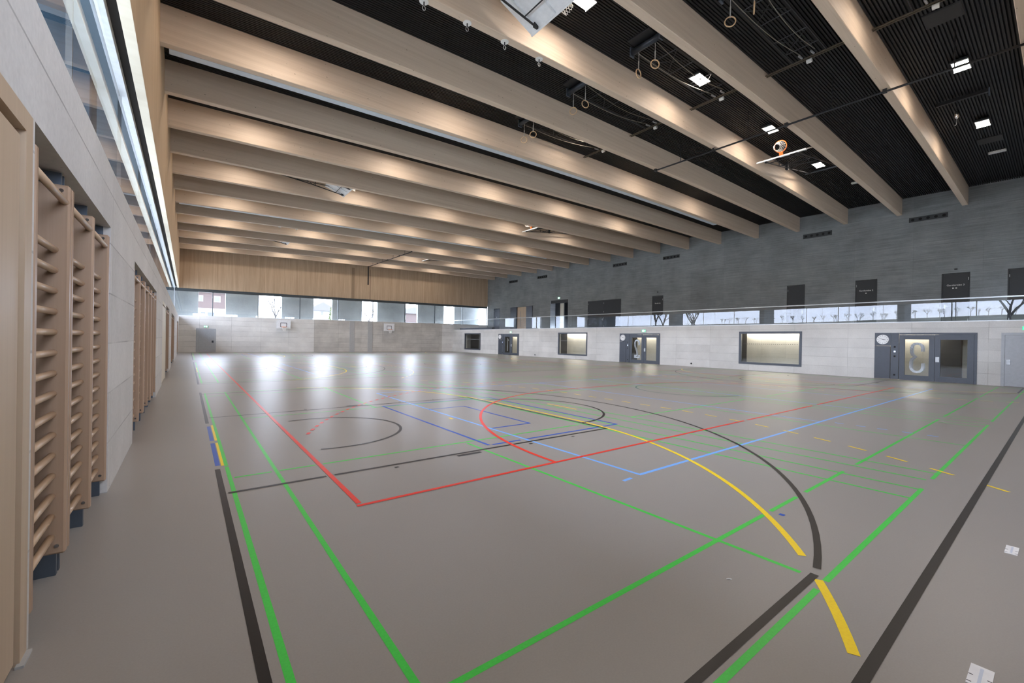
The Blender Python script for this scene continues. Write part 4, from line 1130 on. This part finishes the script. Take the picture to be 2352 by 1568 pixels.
# ------------------------------------------------------------------ light
wd = bpy.data.worlds.new('sky'); S.world = wd; wd.use_nodes = True; nt = wd.node_tree; nt.nodes.clear()
tc = nt.nodes.new('ShaderNodeTexCoord'); sx = nt.nodes.new('ShaderNodeSeparateXYZ'); nt.links.new(tc.outputs['Generated'], sx.inputs[0])
cl = nt.nodes.new('ShaderNodeTexNoise'); cl.inputs['Scale'].default_value = 2.2; cl.inputs['Detail'].default_value = 5
mp = nt.nodes.new('ShaderNodeMapping'); mp.inputs['Scale'].default_value = (1, 1, 5); nt.links.new(tc.outputs['Generated'], mp.inputs[0]); nt.links.new(mp.outputs[0], cl.inputs['Vector'])
rp = nt.nodes.new('ShaderNodeValToRGB'); e_ = rp.color_ramp.elements
e_[0].position = .35; e_[0].color = (.64, .75, 1.0, 1); e_[1].position = .7; e_[1].color = (.88, .92, 1.0, 1)
nt.links.new(cl.outputs['Fac'], rp.inputs[0])
bg = nt.nodes.new('ShaderNodeBackground'); bg.inputs[1].default_value = 17.0; nt.links.new(rp.outputs[0], bg.inputs[0])
wo = nt.nodes.new('ShaderNodeOutputWorld'); nt.links.new(bg.outputs[0], wo.inputs[0])
def portal(name, loc, rot, sx_, sy_):
    l = bpy.data.lights.new(name, 'AREA'); l.shape = 'RECTANGLE'; l.size = sx_; l.size_y = sy_; l.cycles.is_portal = True
    o = bpy.data.objects.new(name, l); COL.objects.link(o); o.location = loc; o.rotation_euler = rot
portal('left_window_portal', (XG - .08, (YN + YF) / 2, 4.55), (0, -PI / 2, 0), 2.6, YF - YN)
portal('far_window_portal', (16, YG + .2, 4.6), (-PI / 2, 0, 0), 34, 2.6)
portal('near_window_portal', (16, YN - .2, 4.6), (PI / 2, 0, 0), 34, 2.6)
# corridor strip lights
for k, (a, b) in enumerate(((3.9, 6.2), (9.2, 13.1), (17.6, 22.0), (26.6, 30.3), (34.6, 39.3))):
    e = empty('corridor_light', (XC - .12, (a + b) / 2, 2.47), ['strip light above the corridor behind the door marked 3', 'strip light behind the wide inner window', 'strip light above the corridor behind the door marked 2', 'strip light behind the middle inner window', 'strip light above the corridor behind the door marked 1'][k], 'light', 'corridor strip lights')
    h_ = (b - a) / 2
    MB().box(-.05, .05, -h_, h_, 0, .03).build('light_case', M['whitepl'], e)
    MB().quad((-.045, -h_, -.002), (.045, -h_, -.002), (.045, h_, -.002), (-.045, h_, -.002)).build('light_strip', M['strip'], e)

# ------------------------------------------------------------------ camera
def cam():
    f, yaw, p, r = 975.2966, .653134309, -3.17670394e-03, 1.69548363e-02
    cy, sy = math.cos(yaw), math.sin(yaw)
    fwd = Vector((sy * math.cos(p), cy * math.cos(p), math.sin(p))); right = Vector((cy, -sy, 0)); up = right.cross(fwd)
    R1 = right * math.cos(r) + up * math.sin(r); U1 = -right * math.sin(r) + up * math.cos(r)
    m = Matrix.Identity(4)
    for i in range(3): m[i][0] = R1[i]; m[i][1] = U1[i]; m[i][2] = -fwd[i]
    m[0][3], m[1][3], m[2][3] = 0, 0, 1.6
    c = bpy.data.cameras.new('camera'); c.sensor_width = 36; c.lens = f / 2352 * 36; c.clip_start = .02; c.clip_end = 500
    o = bpy.data.objects.new('camera', c); COL.objects.link(o); o.matrix_world = m; S.camera = o
cam()
S.view_settings.view_transform = 'Standard'; S.view_settings.look = 'None'; S.view_settings.gamma = 1; S.view_settings.exposure = 0.35
S.view_settings.use_curve_mapping = False
S.cycles.max_bounces = 8; S.cycles.diffuse_bounces = 6; S.cycles.glossy_bounces = 4; S.cycles.transparent_max_bounces = 16
S.cycles.use_denoising = True; S.cycles.sample_clamp_indirect = 6.0; S.cycles.caustics_reflective = True; S.cycles.caustics_refractive = False
S.cycles.use_light_tree = True
